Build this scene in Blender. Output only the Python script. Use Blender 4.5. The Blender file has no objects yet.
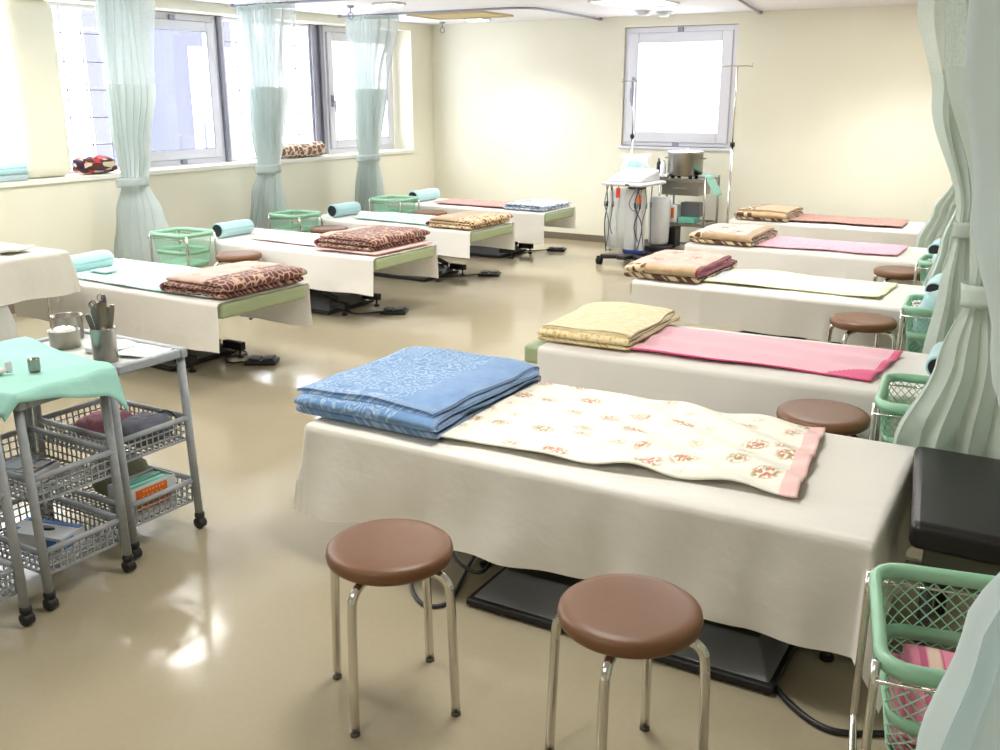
import bpy, math, random
from mathutils import Vector, Matrix
random.seed(7)
PI = math.pi
S = bpy.context.scene
COL = S.collection
sin, cos = math.sin, math.cos

# ------------------------------------------------------------------ materials
def newmat(name):
    m = bpy.data.materials.new(name); m.use_nodes = True
    nt = m.node_tree; b = nt.nodes['Principled BSDF']
    return m, nt, b
def s2l(c):
    return tuple((x/12.92 if x <= .04045 else ((x+.055)/1.055)**2.4) for x in c)
def C4(c): return (*s2l([v/255 for v in c]), 1)
def bump(nt, b, scale, strength, dist=.002, detail=3, coord='Object', stretch=None):
    tc = nt.nodes.new('ShaderNodeTexCoord'); n = nt.nodes.new('ShaderNodeTexNoise')
    n.inputs['Scale'].default_value = scale; n.inputs['Detail'].default_value = detail
    bp = nt.nodes.new('ShaderNodeBump'); bp.inputs['Strength'].default_value = strength; bp.inputs['Distance'].default_value = dist
    src = tc.outputs[coord]
    if stretch:
        mp = nt.nodes.new('ShaderNodeMapping'); mp.inputs['Scale'].default_value = stretch
        nt.links.new(src, mp.inputs['Vector']); src = mp.outputs['Vector']
    nt.links.new(src, n.inputs['Vector']); nt.links.new(n.outputs['Fac'], bp.inputs['Height']); nt.links.new(bp.outputs['Normal'], b.inputs['Normal'])
def mat(name, c, rough=.5, metal=0, spec=.5, bs=None, tint=None, coat=0, sheen=0, alpha=None, trans=0):
    """c in sRGB 0-255; bs=(scale,strength,dist); tint=(colour2, noise scale) mottles the colour"""
    m, nt, b = newmat(name)
    b.inputs['Base Color'].default_value = C4(c); b.inputs['Roughness'].default_value = rough
    b.inputs['Metallic'].default_value = metal; b.inputs['Specular IOR Level'].default_value = spec
    b.inputs['Coat Weight'].default_value = coat; b.inputs['Sheen Weight'].default_value = sheen
    if tint:
        tc = nt.nodes.new('ShaderNodeTexCoord'); n = nt.nodes.new('ShaderNodeTexNoise'); n.inputs['Scale'].default_value = tint[1]; n.inputs['Detail'].default_value = 4
        mx = nt.nodes.new('ShaderNodeMix'); mx.data_type = 'RGBA'
        mx.inputs[6].default_value = C4(c); mx.inputs[7].default_value = C4(tint[0])
        r = nt.nodes.new('ShaderNodeMapRange'); r.inputs[1].default_value = .38; r.inputs[2].default_value = .62
        nt.links.new(tc.outputs['Object'], n.inputs['Vector']); nt.links.new(n.outputs['Fac'], r.inputs[0]); nt.links.new(r.outputs[0], mx.inputs[0]); nt.links.new(mx.outputs[2], b.inputs['Base Color'])
    if bs: bump(nt, b, *bs)
    if alpha is not None: b.inputs['Alpha'].default_value = alpha
    if trans:
        tr = nt.nodes.new('ShaderNodeBsdfTranslucent'); tr.inputs['Color'].default_value = C4(c)
        ms = nt.nodes.new('ShaderNodeMixShader'); ms.inputs[0].default_value = trans
        out = nt.nodes['Material Output']
        nt.links.new(b.outputs[0], ms.inputs[1]); nt.links.new(tr.outputs[0], ms.inputs[2]); nt.links.new(ms.outputs[0], out.inputs[0])
    return m
def emit(name, c, s):
    m, nt, b = newmat(name); b.inputs['Base Color'].default_value = C4(c)
    b.inputs['Emission Color'].default_value = C4(c); b.inputs['Emission Strength'].default_value = s
    return m
def glassmat(name, c=(245, 248, 255), w=.08):
    m, nt, b = newmat(name); nt.nodes.remove(b)
    t = nt.nodes.new('ShaderNodeBsdfTransparent'); t.inputs[0].default_value = C4(c)
    g = nt.nodes.new('ShaderNodeBsdfGlossy'); g.inputs['Roughness'].default_value = .02
    ms = nt.nodes.new('ShaderNodeMixShader'); ms.inputs[0].default_value = w
    nt.links.new(t.outputs[0], ms.inputs[1]); nt.links.new(g.outputs[0], ms.inputs[2]); nt.links.new(ms.outputs[0], nt.nodes['Material Output'].inputs[0])
    return m
class N:
    """tiny node graph helper for patterned cloths, on UV (metres)"""
    def __init__(s, name, rough=.9, scale=(1, 1, 1)):
        s.m, s.nt, s.b = newmat(name); s.b.inputs['Roughness'].default_value = rough; s.b.inputs['Specular IOR Level'].default_value = .15
        s.b.inputs['Sheen Weight'].default_value = .3
        s.uv = s.new('ShaderNodeUVMap').outputs[0]
    def new(s, t): return s.nt.nodes.new(t)
    def map(s, v, scale=(1, 1, 1), loc=(0, 0, 0), rot=0):
        n = s.new('ShaderNodeMapping'); n.inputs['Scale'].default_value = scale; n.inputs['Location'].default_value = loc; n.inputs['Rotation'].default_value = (0, 0, rot)
        s.nt.links.new(v, n.inputs['Vector']); return n.outputs[0]
    def noise(s, v, sc, det=3, out='Fac'):
        n = s.new('ShaderNodeTexNoise'); n.inputs['Scale'].default_value = sc; n.inputs['Detail'].default_value = det; s.nt.links.new(v, n.inputs['Vector']); return n.outputs[out]
    def vor(s, v, sc, feat='F1', out='Distance', rnd=1):
        n = s.new('ShaderNodeTexVoronoi'); n.feature = feat; n.inputs['Scale'].default_value = sc; n.inputs['Randomness'].default_value = rnd; s.nt.links.new(v, n.inputs['Vector']); return n.outputs[out]
    def wave(s, v, sc, dist=0, dscale=1, typ='BANDS', d='X'):
        n = s.new('ShaderNodeTexWave'); n.wave_type = typ; n.inputs['Scale'].default_value = sc; n.inputs['Distortion'].default_value = dist; n.inputs['Detail Scale'].default_value = dscale
        if typ == 'BANDS': n.bands_direction = d
        s.nt.links.new(v, n.inputs['Vector']); return n.outputs['Fac']
    def step(s, f, a, b2):
        n = s.new('ShaderNodeMapRange'); n.inputs[1].default_value = a; n.inputs[2].default_value = b2; s.nt.links.new(f, n.inputs[0]); return n.outputs[0]
    def math(s, op, a, b2):
        n = s.new('ShaderNodeMath'); n.operation = op
        for i, x in enumerate((a, b2)):
            if isinstance(x, (int, float)): n.inputs[i].default_value = x
            else: s.nt.links.new(x, n.inputs[i])
        return n.outputs[0]
    def mix(s, f, a, b2):
        n = s.new('ShaderNodeMix'); n.data_type = 'RGBA'
        if isinstance(f, (int, float)): n.inputs[0].default_value = f
        else: s.nt.links.new(f, n.inputs[0])
        for i, x in ((6, a), (7, b2)):
            if isinstance(x, tuple): n.inputs[i].default_value = C4(x)
            else: s.nt.links.new(x, n.inputs[i])
        return n.outputs[2]
    def done(s, colr, bsc=260, bst=.35, bd=.002):
        s.nt.links.new(colr, s.b.inputs['Base Color'])
        n = s.noise(s.uv, bsc, 2); bp = s.new('ShaderNodeBump'); bp.inputs['Strength'].default_value = bst; bp.inputs['Distance'].default_value = bd
        s.nt.links.new(n, bp.inputs['Height']); s.nt.links.new(bp.outputs[0], s.b.inputs['Normal']); return s.m

M = {}
M['wall'] = mat('wall_paint', (238, 235, 217), .85, bs=(180, .25, .002), tint=((235, 232, 212), 1.2))
M['ceiling'] = mat('ceiling_paint', (240, 238, 240), .9, bs=(90, .15, .002))
M['white_trim'] = mat('sill_white', (238, 238, 228), .5)
M['base'] = mat('vinyl_skirting', (120, 108, 92), .5)
# floor: glossy beige vinyl
m, nt, b = newmat('floor_vinyl')
tc = nt.nodes.new('ShaderNodeTexCoord'); n1 = nt.nodes.new('ShaderNodeTexNoise'); n1.inputs['Scale'].default_value = 1.1; n1.inputs['Detail'].default_value = 5
n2 = nt.nodes.new('ShaderNodeTexNoise'); n2.inputs['Scale'].default_value = 55; n2.inputs['Detail'].default_value = 3
mx = nt.nodes.new('ShaderNodeMix'); mx.data_type = 'RGBA'; mx.inputs[6].default_value = C4((156, 145, 121)); mx.inputs[7].default_value = C4((172, 161, 136))
ad = nt.nodes.new('ShaderNodeMath'); ad.operation = 'MULTIPLY_ADD'; ad.inputs[1].default_value = .45; ad.inputs[2].default_value = .25
ad2 = nt.nodes.new('ShaderNodeMath'); ad2.operation = 'MULTIPLY_ADD'; ad2.inputs[1].default_value = .5
nt.links.new(tc.outputs['Object'], n1.inputs['Vector']); nt.links.new(tc.outputs['Object'], n2.inputs['Vector'])
nt.links.new(n2.outputs['Fac'], ad.inputs[0]); nt.links.new(n1.outputs['Fac'], ad2.inputs[0]); nt.links.new(ad.outputs[0], ad2.inputs[2]); nt.links.new(ad2.outputs[0], mx.inputs[0]); nt.links.new(mx.outputs[2], b.inputs['Base Color'])
b.inputs['Roughness'].default_value = .13; b.inputs['Specular IOR Level'].default_value = .55
n3 = nt.nodes.new('ShaderNodeTexNoise'); n3.inputs['Scale'].default_value = 4.5; n3.inputs['Detail'].default_value = 1.5
bp = nt.nodes.new('ShaderNodeBump'); bp.inputs['Strength'].default_value = .35; bp.inputs['Distance'].default_value = .006
nt.links.new(tc.outputs['Object'], n3.inputs['Vector']); nt.links.new(n3.outputs['Fac'], bp.inputs['Height']); nt.links.new(bp.outputs[0], b.inputs['Normal'])
M['floor'] = m
M['alu'] = mat('window_frame_silver', (222, 222, 230), .35, .25)
M['alu_dark'] = mat('window_mullion_grey', (150, 150, 165), .4, .4)
M['grout'] = mat('glass_block_joint', (140, 142, 165), .7)
M['glass'] = glassmat('window_glass')
M['block'] = glassmat('glass_block', (250, 252, 255), .05)
M['chrome'] = mat('chrome', (215, 212, 205), .16, 1)
M['steel'] = mat('brushed_steel', (158, 154, 146), .28, 1, bs=(60, .1, .001))
M['brown'] = mat('brown_vinyl', (114, 75, 45), .42, bs=(420, .25, .001), tint=((112, 74, 44), 30))
M['rubber'] = mat('black_rubber', (28, 27, 28), .6)
M['footrubber'] = mat('grey_rubber', (92, 86, 80), .6)
M['black'] = mat('black_plastic', (24, 24, 27), .4)
M['blackvinyl'] = mat('black_vinyl', (26, 22, 24), .3, bs=(300, .15, .001))
M['greenvinyl'] = mat('sage_green_vinyl', (160, 172, 134), .45, bs=(300, .1, .001))
M['sheet'] = mat('white_sheet', (237, 233, 225), .9, spec=.2, bs=(13, .35, .012), sheen=.2, trans=.12)
M['sheet_old'] = mat('cream_cloth', (224, 221, 210), .9, spec=.2, bs=(25, .4, .008), sheen=.2, trans=.1)
M['darkmetal'] = mat('dark_grey_metal', (62, 62, 64), .45, .3)
M['greymetal'] = mat('base_cover_grey', (118, 120, 124), .4, .3)
M['olive'] = mat('base_cover_olive', (72, 74, 62), .45)
M['curtain'] = mat('aqua_curtain', (212, 222, 213), .85, spec=.2, bs=(220, .2, .001), trans=.45)
M['curtain_blue'] = mat('pale_blue_curtain', (226, 240, 242), .85, spec=.2, bs=(220, .2, .001), trans=.5)
M['curtain_left'] = mat('light_aqua_curtain', (214, 221, 218), .85, spec=.2, bs=(220, .2, .001), trans=.6)
# curtain net: fine holes
def netmat(name, c, fac):
    m, nt, b = newmat(name); b.inputs['Base Color'].default_value = C4(c); b.inputs['Roughness'].default_value = .9
    t = nt.nodes.new('ShaderNodeBsdfTransparent'); ms = nt.nodes.new('ShaderNodeMixShader')
    tl = nt.nodes.new('ShaderNodeBsdfTranslucent'); tl.inputs[0].default_value = C4(c); m2 = nt.nodes.new('ShaderNodeMixShader'); m2.inputs[0].default_value = .5
    uv = nt.nodes.new('ShaderNodeUVMap'); w = nt.nodes.new('ShaderNodeTexVoronoi'); w.inputs['Scale'].default_value = 420
    r = nt.nodes.new('ShaderNodeMapRange'); r.inputs[1].default_value = .25; r.inputs[2].default_value = .5; r.inputs[3].default_value = max(fac-.3, 0); r.inputs[4].default_value = min(fac+.3, 1)
    nt.links.new(uv.outputs[0], w.inputs['Vector']); nt.links.new(w.outputs['Distance'], r.inputs[0]); nt.links.new(r.outputs[0], ms.inputs[0])
    nt.links.new(b.outputs[0], m2.inputs[1]); nt.links.new(tl.outputs[0], m2.inputs[2])
    nt.links.new(t.outputs[0], ms.inputs[1]); nt.links.new(m2.outputs[0], ms.inputs[2]); nt.links.new(ms.outputs[0], nt.nodes['Material Output'].inputs[0])
    return m
M['net'] = netmat('curtain_net', (208, 220, 212), .55)
M['net_left'] = netmat('light_curtain_net', (214, 222, 220), .5)
M['bag'] = netmat('clear_plastic_bag', (235, 240, 242), .35)
M['basket'] = mat('green_basket_plastic', (166, 216, 184), .3, trans=.15)
M['trolley'] = mat('grey_trolley_plastic', (160, 165, 170), .5, tint=((152, 157, 162), 40))
M['traytop'] = mat('trolley_top_white', (206, 208, 200), .45)
M['teal'] = mat('teal_drape', (168, 220, 206), .9, bs=(14, .5, .01), trans=.15)
M['rollblue'] = mat('aqua_towel', (172, 210, 214), .95, bs=(240, .5, .003), sheen=.4)
M['white'] = mat('white_plastic', (216, 218, 221), .4)
M['offwhite'] = mat('paper_white', (238, 238, 234), .8)
M['bluetint'] = mat('light_blue_plastic', (120, 195, 225), .35)
M['bluedark'] = mat('deep_blue', (40, 70, 150), .5)
M['orange'] = mat('orange_label', (208, 104, 28), .6)
M['orange_ink'] = mat('pale_orange_ink', (242, 168, 110), .6)
M['tealdark'] = mat('teal_pack', (95, 170, 150), .6)
M['wood'] = mat('hatch_wood', (196, 176, 128), .6)
M['red'] = mat('red_tag', (215, 60, 40), .6)
M['pinkcloth'] = mat('pink_cloth', (190, 130, 150), .9)
M['greycloth'] = mat('grey_cloth', (110, 112, 125), .9, bs=(80, .4, .003))
M['olivecloth'] = mat('olive_cloth', (128, 132, 108), .9, bs=(80, .4, .003))
M['card'] = mat('grey_card', (200, 202, 204), .7)
M['cardblue'] = mat('carton_blue', (60, 120, 190), .6)
M['navy'] = mat('navy_cover', (24, 36, 72), .5)
M['hotpink'] = mat('hot_pink_cloth', (226, 84, 134), .9, sheen=.3)
M['pinkband'] = mat('pink_band_cloth', (238, 196, 190), .9, bs=(240, .5, .003), sheen=.3)
M['darkred'] = mat('dark_red_cloth', (120, 22, 48), .9, bs=(240, .5, .003), sheen=.3)
M['maroonedge'] = mat('maroon_edge', (92, 24, 40), .9, sheen=.3)
M['tan'] = mat('tan_plush', (192, 164, 128), .95, bs=(200, .5, .003), tint=((180, 150, 114), 14), sheen=.3)
M['bluehem'] = mat('plain_blue_plush', (108, 146, 190), .95, bs=(200, .6, .004), tint=((98, 136, 182), 20), sheen=.4)
M['greenlid'] = mat('dark_green', (60, 90, 70), .5)
M['far'] = mat('neighbour_building_grey', (78, 78, 88), .8)
M['lamp_post'] = mat('lamp_post_grey', (90, 96, 130), .6)

# patterned cloths
g = N('blue_swirl_plush')
d = g.noise(g.uv, 7, 2, 'Color'); v = g.new('ShaderNodeVectorMath'); v.operation = 'MULTIPLY_ADD'; v.inputs[1].default_value = (.12, .12, 0)
g.nt.links.new(d, v.inputs[0]); g.nt.links.new(g.uv, v.inputs[2])
f1 = g.vor(v.outputs[0], 17); w = g.math('MULTIPLY', g.step(g.math('SINE', g.math('MULTIPLY', f1, 24), 0), -.3, .9), g.step(g.noise(g.uv, 120, 2), .3, .6))
c = g.mix(w, (104, 142, 186), (176, 196, 218)); M['blueswirl'] = g.done(c, 200, .6, .004)
g = N('yellow_plush')
n_ = g.noise(g.map(g.uv, (3, 1, 1)), 18, 4); c = g.mix(g.step(n_, .4, .62), (224, 206, 158), (240, 228, 192)); M['yellow'] = g.done(c, 150, .7, .005)
g = N('yellow_plush_edge'); n_ = g.vor(g.uv, 60); c = g.mix(g.step(n_, .2, .6), (204, 168, 102), (236, 218, 172)); M['yellowedge'] = g.done(c, 150, .7, .005)
def brownpat(name, bg, fg, sc, a, b_, dist=.03):
    g = N(name); d = g.noise(g.uv, 14, 1, 'Color'); v = g.new('ShaderNodeVectorMath'); v.operation = 'MULTIPLY_ADD'; v.inputs[1].default_value = (dist, dist, 0)
    g.nt.links.new(d, v.inputs[0]); g.nt.links.new(g.uv, v.inputs[2])
    e = g.vor(v.outputs[0], sc, 'DISTANCE_TO_EDGE', rnd=.55)
    c = g.mix(g.step(e, a, b_), fg, bg)
    M[name] = g.done(c, 200, .6, .004)
brownpat('maroon_wishbone', (96, 44, 48), (196, 162, 136), 26, .05, .11)
brownpat('brown_blotch', (98, 60, 48), (214, 196, 158), 15, .07, .13, .07)
brownpat('brown_scallop', (124, 66, 38), (232, 208, 164), 26, .12, .2)
brownpat('sill_hex', (140, 96, 74), (236, 222, 200), 15, .06, .12, .0)
g = N('rose_beige_plush'); n_ = g.noise(g.uv, 9, 3); k = g.vor(g.uv, 7, rnd=.8); kk = g.noise(g.uv, 45, 2)
c = g.mix(g.step(n_, .35, .7), (204, 162, 146), (222, 190, 174)); c = g.mix(g.math('MULTIPLY', g.step(k, .34, .24), g.step(kk, .44, .58)), c, (134, 74, 66)); M['rosebeige'] = g.done(c, 200, .6, .004)
g = N('pale_motif_plush'); k = g.vor(g.uv, 8, rnd=.8); kk = g.noise(g.uv, 38, 2)
c = g.mix(g.math('MULTIPLY', g.step(k, .42, .3), g.step(kk, .44, .54)), (218, 203, 190), (140, 100, 88)); M['palemotif'] = g.done(c, 200, .6, .004)
g = N('blue_grey_towel'); n_ = g.vor(g.uv, 16, 'DISTANCE_TO_EDGE'); c = g.mix(g.step(n_, .04, .12), (120, 142, 172), (212, 220, 226)); M['bluegrey'] = g.done(c, 200, .6, .004)
# floral towel
g = N('floral_towel')
vv = g.map(g.uv, (7.4, 10, 1)); wob = g.noise(g.uv, 50, 2, 'Color')
k = g.vor(vv, 1, rnd=.55); kk = g.noise(g.uv, 75, 2); spot = g.math('MULTIPLY', g.step(k, .42, .26), g.step(kk, .42, .52))
k2 = g.vor(vv, 1, rnd=.55, out='Color'); core = g.step(k, .2, .12); kk3 = g.noise(g.map(g.uv, loc=(3, 1, 0)), 60, 1)
fc = g.mix(g.step(kk3, .46, .54), (164, 160, 108), (200, 130, 108)); fc = g.mix(core, fc, (200, 130, 116))
fade = g.noise(g.map(g.uv, loc=(7, 2, 0)), 5, 1)
c = g.mix(g.math('MULTIPLY', spot, g.step(fade, .1, .45)), (236, 233, 218), fc); M['floral'] = g.done(c, 300, .5, .003)
g = N('pink_towel'); n_ = g.wave(g.uv, 22, 1.5, 2, 'BANDS', 'X'); c = g.mix(g.math('MULTIPLY', n_, .45), (238, 182, 196), (244, 204, 212)); M['pink'] = g.done(c, 300, .5, .003)
g = N('white_towel_blue_print'); n_ = g.noise(g.map(g.uv, (6, 26, 1)), 6, 2); n2_ = g.wave(g.uv, 7, 0, 1, 'BANDS', 'Y')
c = g.mix(g.math('MULTIPLY', g.step(n_, .54, .6), g.step(n2_, .4, .7)), (226, 232, 234), (120, 150, 206)); M['blueprint'] = g.done(c, 300, .5, .003)
g = N('mint_print_towel'); n_ = g.vor(g.map(g.uv, (1, 1.6, 1)), 22, 'DISTANCE_TO_EDGE'); c = g.mix(g.step(n_, .14, .05), (220, 236, 230), (150, 208, 190)); M['mintprint'] = g.done(c, 300, .5, .003)
g = N('rosy_print_towel'); n_ = g.noise(g.map(g.uv, (3, 10, 1)), 9, 3); c = g.mix(g.step(n_, .45, .65), (236, 222, 220), (226, 176, 180)); M['rosyprint'] = g.done(c, 300, .5, .003)
g = N('light_pink_towel'); n_ = g.noise(g.map(g.uv, (3, 8, 1)), 9, 3); c = g.mix(g.step(n_, .4, .65), (242, 192, 206), (236, 160, 184)); M['lightpink'] = g.done(c, 300, .5, .003)
g = N('terracotta_towel'); n_ = g.noise(g.map(g.uv, (3, 10, 1)), 12, 3); c = g.mix(g.step(n_, .42, .6), (192, 148, 138), (152, 102, 88)); M['terracotta'] = g.done(c, 300, .5, .003)
M['limeedge'] = mat('pale_lime_cloth', (238, 240, 190), .9, sheen=.3)
g = N('pink_stripe_towel'); n_ = g.wave(g.uv, 9, 0, 1, 'BANDS', 'X'); n2_ = g.wave(g.map(g.uv, loc=(.03, 0, 0)), 2.2, 0, 1, 'BANDS', 'X')
c = g.mix(g.math('MULTIPLY', g.step(n_, .5, .7), g.step(n2_, .4, .6)), (240, 140, 170), (206, 96, 132)); c = g.mix(g.step(n2_, .88, .95), c, (240, 208, 190)); M['pinkstripe'] = g.done(c, 300, .5, .003)
g = N('multi_print_cloth'); k = g.vor(g.uv, 26, out='Color'); k2 = g.vor(g.uv, 26, 'DISTANCE_TO_EDGE'); sx = g.new('ShaderNodeSeparateColor'); g.nt.links.new(k, sx.inputs[0])
c = g.mix(g.step(sx.outputs[0], .5, .52), (206, 60, 70), (60, 40, 90)); c = g.mix(g.step(sx.outputs[1], .6, .62), c, (222, 210, 180)); c = g.mix(g.step(sx.outputs[2], .75, .77), c, (90, 50, 40)); M['multi'] = g.done(c)
g = N('floral_print_paper'); n_ = g.noise(g.map(g.uv, (8, 60, 1)), 6, 2); c = g.mix(g.step(n_, .55, .62), (240, 240, 236), (170, 190, 214)); M['printpaper'] = g.done(c, 300, .0)

# ------------------------------------------------------------------ mesh builder
class MB:
    def __init__(s): s.v = []; s.f = []; s.mi = []; s.uv = {}; s.sm = []
    def add(s, vs, fs, mi=0, smooth=False, uvs=None):
        o = len(s.v); s.v += [tuple(p) for p in vs]
        for k, f in enumerate(fs):
            s.f.append(tuple(i+o for i in f)); s.mi.append(mi[k] if isinstance(mi, list) else mi); s.sm.append(smooth)
            if uvs is not None: s.uv[len(s.f)-1] = [uvs[i] for i in f]
        return s
    def box(s, x0, x1, y0, y1, z0, z1, mi=0):
        vs = [(x, y, z) for z in (z0, z1) for y in (y0, y1) for x in (x0, x1)]
        return s.add(vs, [(0, 2, 3, 1), (4, 5, 7, 6), (0, 1, 5, 4), (2, 6, 7, 3), (0, 4, 6, 2), (1, 3, 7, 5)], mi)
    def obox(s, c, size, rz=0, mi=0, rx=0, ry=0):
        R = Matrix.Rotation(rz, 3, 'Z') @ Matrix.Rotation(ry, 3, 'Y') @ Matrix.Rotation(rx, 3, 'X'); c = Vector(c)
        vs = [c + R @ Vector((x*size[0]/2, y*size[1]/2, z*size[2]/2)) for z in (-1, 1) for y in (-1, 1) for x in (-1, 1)]
        return s.add(vs, [(0, 2, 3, 1), (4, 5, 7, 6), (0, 1, 5, 4), (2, 6, 7, 3), (0, 4, 6, 2), (1, 3, 7, 5)], mi)
    def tube(s, pts, r, n=8, mi=0, closed=False, smoothpts=0, cap=True):
        pts = [Vector(p) for p in pts]
        if smoothpts:
            q = []
            for i in range(len(pts)-1):
                p0 = pts[max(i-1, 0)]; p1 = pts[i]; p2 = pts[i+1]; p3 = pts[min(i+2, len(pts)-1)]
                for k in range(smoothpts):
                    t = k/smoothpts
                    q.append(.5*((2*p1)+(-p0+p2)*t+(2*p0-5*p1+4*p2-p3)*t*t+(-p0+3*p1-3*p2+p3)*t**3))
            pts = q+[pts[-1]]
        vs = []; fs = []; m = len(pts); u = None
        for i, p in enumerate(pts):
            if closed: d = pts[(i+1) % m]-pts[i-1]
            else: d = pts[min(i+1, m-1)]-pts[max(i-1, 0)]
            d.normalize()
            if u is None: u = d.orthogonal().normalized()
            else:
                u = u-d*u.dot(d)
                u = u.normalized() if u.length > 1e-6 else d.orthogonal().normalized()
            w = d.cross(u); rr = r[i] if isinstance(r, (list, tuple)) else r
            vs += [p+u*rr*cos(2*PI*k/n)+w*rr*sin(2*PI*k/n) for k in range(n)]
        for i in range(m if closed else m-1):
            a = i*n; b_ = ((i+1) % m)*n
            fs += [(a+k, a+(k+1) % n, b_+(k+1) % n, b_+k) for k in range(n)]
        if cap and not closed: fs += [tuple(range(n-1, -1, -1)), tuple((m-1)*n+k for k in range(n))]
        return s.add(vs, fs, mi, True)
    def lathe(s, prof, n=32, c=(0, 0, 0), mi=0, smooth=True, sx=1, sy=1, capb=True, capt=True):
        vs = []; fs = []
        for r, z in prof: vs += [(c[0]+r*sx*cos(2*PI*k/n), c[1]+r*sy*sin(2*PI*k/n), c[2]+z) for k in range(n)]
        for i in range(len(prof)-1):
            a = i*n; b_ = a+n
            fs += [(a+k, a+(k+1) % n, b_+(k+1) % n, b_+k) for k in range(n)]
        if capb and prof[0][0] > 1e-5: fs.append(tuple(range(n-1, -1, -1)))
        if capt and prof[-1][0] > 1e-5: fs.append(tuple((len(prof)-1)*n+k for k in range(n)))
        return s.add(vs, fs, mi, smooth)
    def grid(s, fn, nu, nv, mi=0, uvf=None, smooth=True):
        vs = []; uvs = []
        for i in range(nu+1):
            for j in range(nv+1):
                u, v = i/nu, j/nv; vs.append(fn(u, v)); uvs.append(uvf(u, v) if uvf else (u, v))
        fs = []; mis = []
        for i in range(nu):
            for j in range(nv):
                a = i*(nv+1)+j; fs.append((a, a+nv+1, a+nv+2, a+1)); mis.append(mi((i+.5)/nu, (j+.5)/nv) if callable(mi) else mi)
        return s.add(vs, fs, mis, smooth, uvs)
    def build(s, name, mats, parent=None, bevel=0, solid=0, wire=0, sub=0, off=0, seg=2):
        me = bpy.data.meshes.new(name); me.from_pydata(s.v, [], s.f); me.validate(clean_customdata=False)
        for m_ in (mats if isinstance(mats, (list, tuple)) else [mats]): me.materials.append(M[m_] if isinstance(m_, str) else m_)
        me.polygons.foreach_set('material_index', s.mi); me.polygons.foreach_set('use_smooth', s.sm)
        if s.uv:
            l = me.uv_layers.new(name='UVMap')
            for p in me.polygons:
                q = s.uv.get(p.index)
                if q:
                    for k, li in enumerate(p.loop_indices): l.data[li].uv = q[k]
        me.update()
        o = bpy.data.objects.new(name, me); COL.objects.link(o)
        if parent: o.parent = parent
        if wire:
            w = o.modifiers.new('w', 'WIREFRAME'); w.thickness = wire; w.use_even_offset = False; w.use_boundary = True
        if solid:
            w = o.modifiers.new('s', 'SOLIDIFY'); w.thickness = solid; w.offset = off
        if bevel:
            w = o.modifiers.new('b', 'BEVEL'); w.width = bevel; w.segments = seg; w.limit_method = 'ANGLE'
        if sub:
            w = o.modifiers.new('ss', 'SUBSURF'); w.levels = sub; w.render_levels = sub
        return o
def tag(o, label, cat, group=None, kind=None):
    o['label'] = label; o['category'] = cat
    if group: o['group'] = group
    if kind: o['kind'] = kind
    return o
def empty(name, loc, rz=0, label=None, cat=None, group=None):
    o = bpy.data.objects.new(name, None); COL.objects.link(o); o.location = loc; o.rotation_euler = (0, 0, rz); o.empty_display_size = .1
    if label: tag(o, label, cat, group)
    return o
def copy_tree(o, parent=None):
    c = o.copy(); COL.objects.link(c)
    if parent: c.parent = parent
    for ch in [k for k in bpy.data.objects if k.parent == o]: copy_tree(ch, c)
    return c
def struct(o): o['kind'] = 'structure'; return o
def nz(x, y, s=0):
    return (sin(x*7.1+y*3.3+s)+sin(x*13.7-y*9.1+s*2.3+1)*.6+sin(-x*4.3+y*17.3+s*1.7+2)*.5+sin(x*23+y*19+s)*.25)/2.35

# ------------------------------------------------------------------ room
XL, YB, XR, YF, ZC = -7.03, 10.08, 1.35, -2.2, 2.42
WX = -7.32   # plane of the windows in the deep recess
SZ, HZ = .985, 2.335
b = MB(); b.box(XL-.5, XR+.2, YF-.2, YB+.4, -.1, 0); struct(b.build('floor', 'floor'))
b = MB(); b.box(XL-.5, XR+.2, YF-.2, YB+.4, ZC, ZC+.12); struct(b.build('ceiling', 'ceiling'))
RY0, RY1 = 1.6, 9.65
b = MB(); b.box(XL-.5, XL, YF, YB+.3, 0, SZ); b.box(XL-.5, XL, YF, YB+.3, HZ, ZC); b.box(XL-.5, XL, RY1, YB+.3, SZ, HZ); b.box(XL-.5, XL, YF, RY0, SZ, HZ)
struct(b.build('wall_left', 'wall'))
wx0, wx1, wz0, wz1 = -4.52, -3.28, 1.085, 2.31
b = MB(); b.box(XL, wx0, YB, YB+.3, 0, ZC); b.box(wx1, XR, YB, YB+.3, 0, ZC); b.box(wx0, wx1, YB, YB+.3, 0, wz0); b.box(wx0, wx1, YB, YB+.3, wz1, ZC)
struct(b.build('wall_back', 'wall'))
b = MB(); b.box(XR, XR+.2, YF, YB+.3, 0, ZC); struct(b.build('wall_right', 'wall'))
b = MB(); b.box(XL, XR, YF-.2, YF, 0, ZC); struct(b.build('wall_front', 'wall'))
b = MB(); b.box(XL, XR, YB-.012, YB, 0, .075); struct(b.build('baseboard_back', 'base', bevel=.003))
b = MB(); b.box(XL, XL+.012, YF, YB-.012, 0, .075); struct(b.build('baseboard_left', 'base', bevel=.003))
b = MB(); b.box(XL-.28, XL+.022, RY0, RY1+.005, SZ-.03, SZ+.008); struct(b.build('trim_sill', 'white_trim', bevel=.004))
b = MB(); b.box(wx0-.03, wx1+.03, YB-.02, YB+.1, wz0-.03, wz0); struct(b.build('trim_back_sill', 'alu', bevel=.004))
# column standing on the deep sill
b = MB(); b.box(XL-.28, XL-.03, 4.64, 5.07, SZ+.008, HZ); struct(b.build('trim_column', 'wall', bevel=.09, seg=6))

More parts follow.
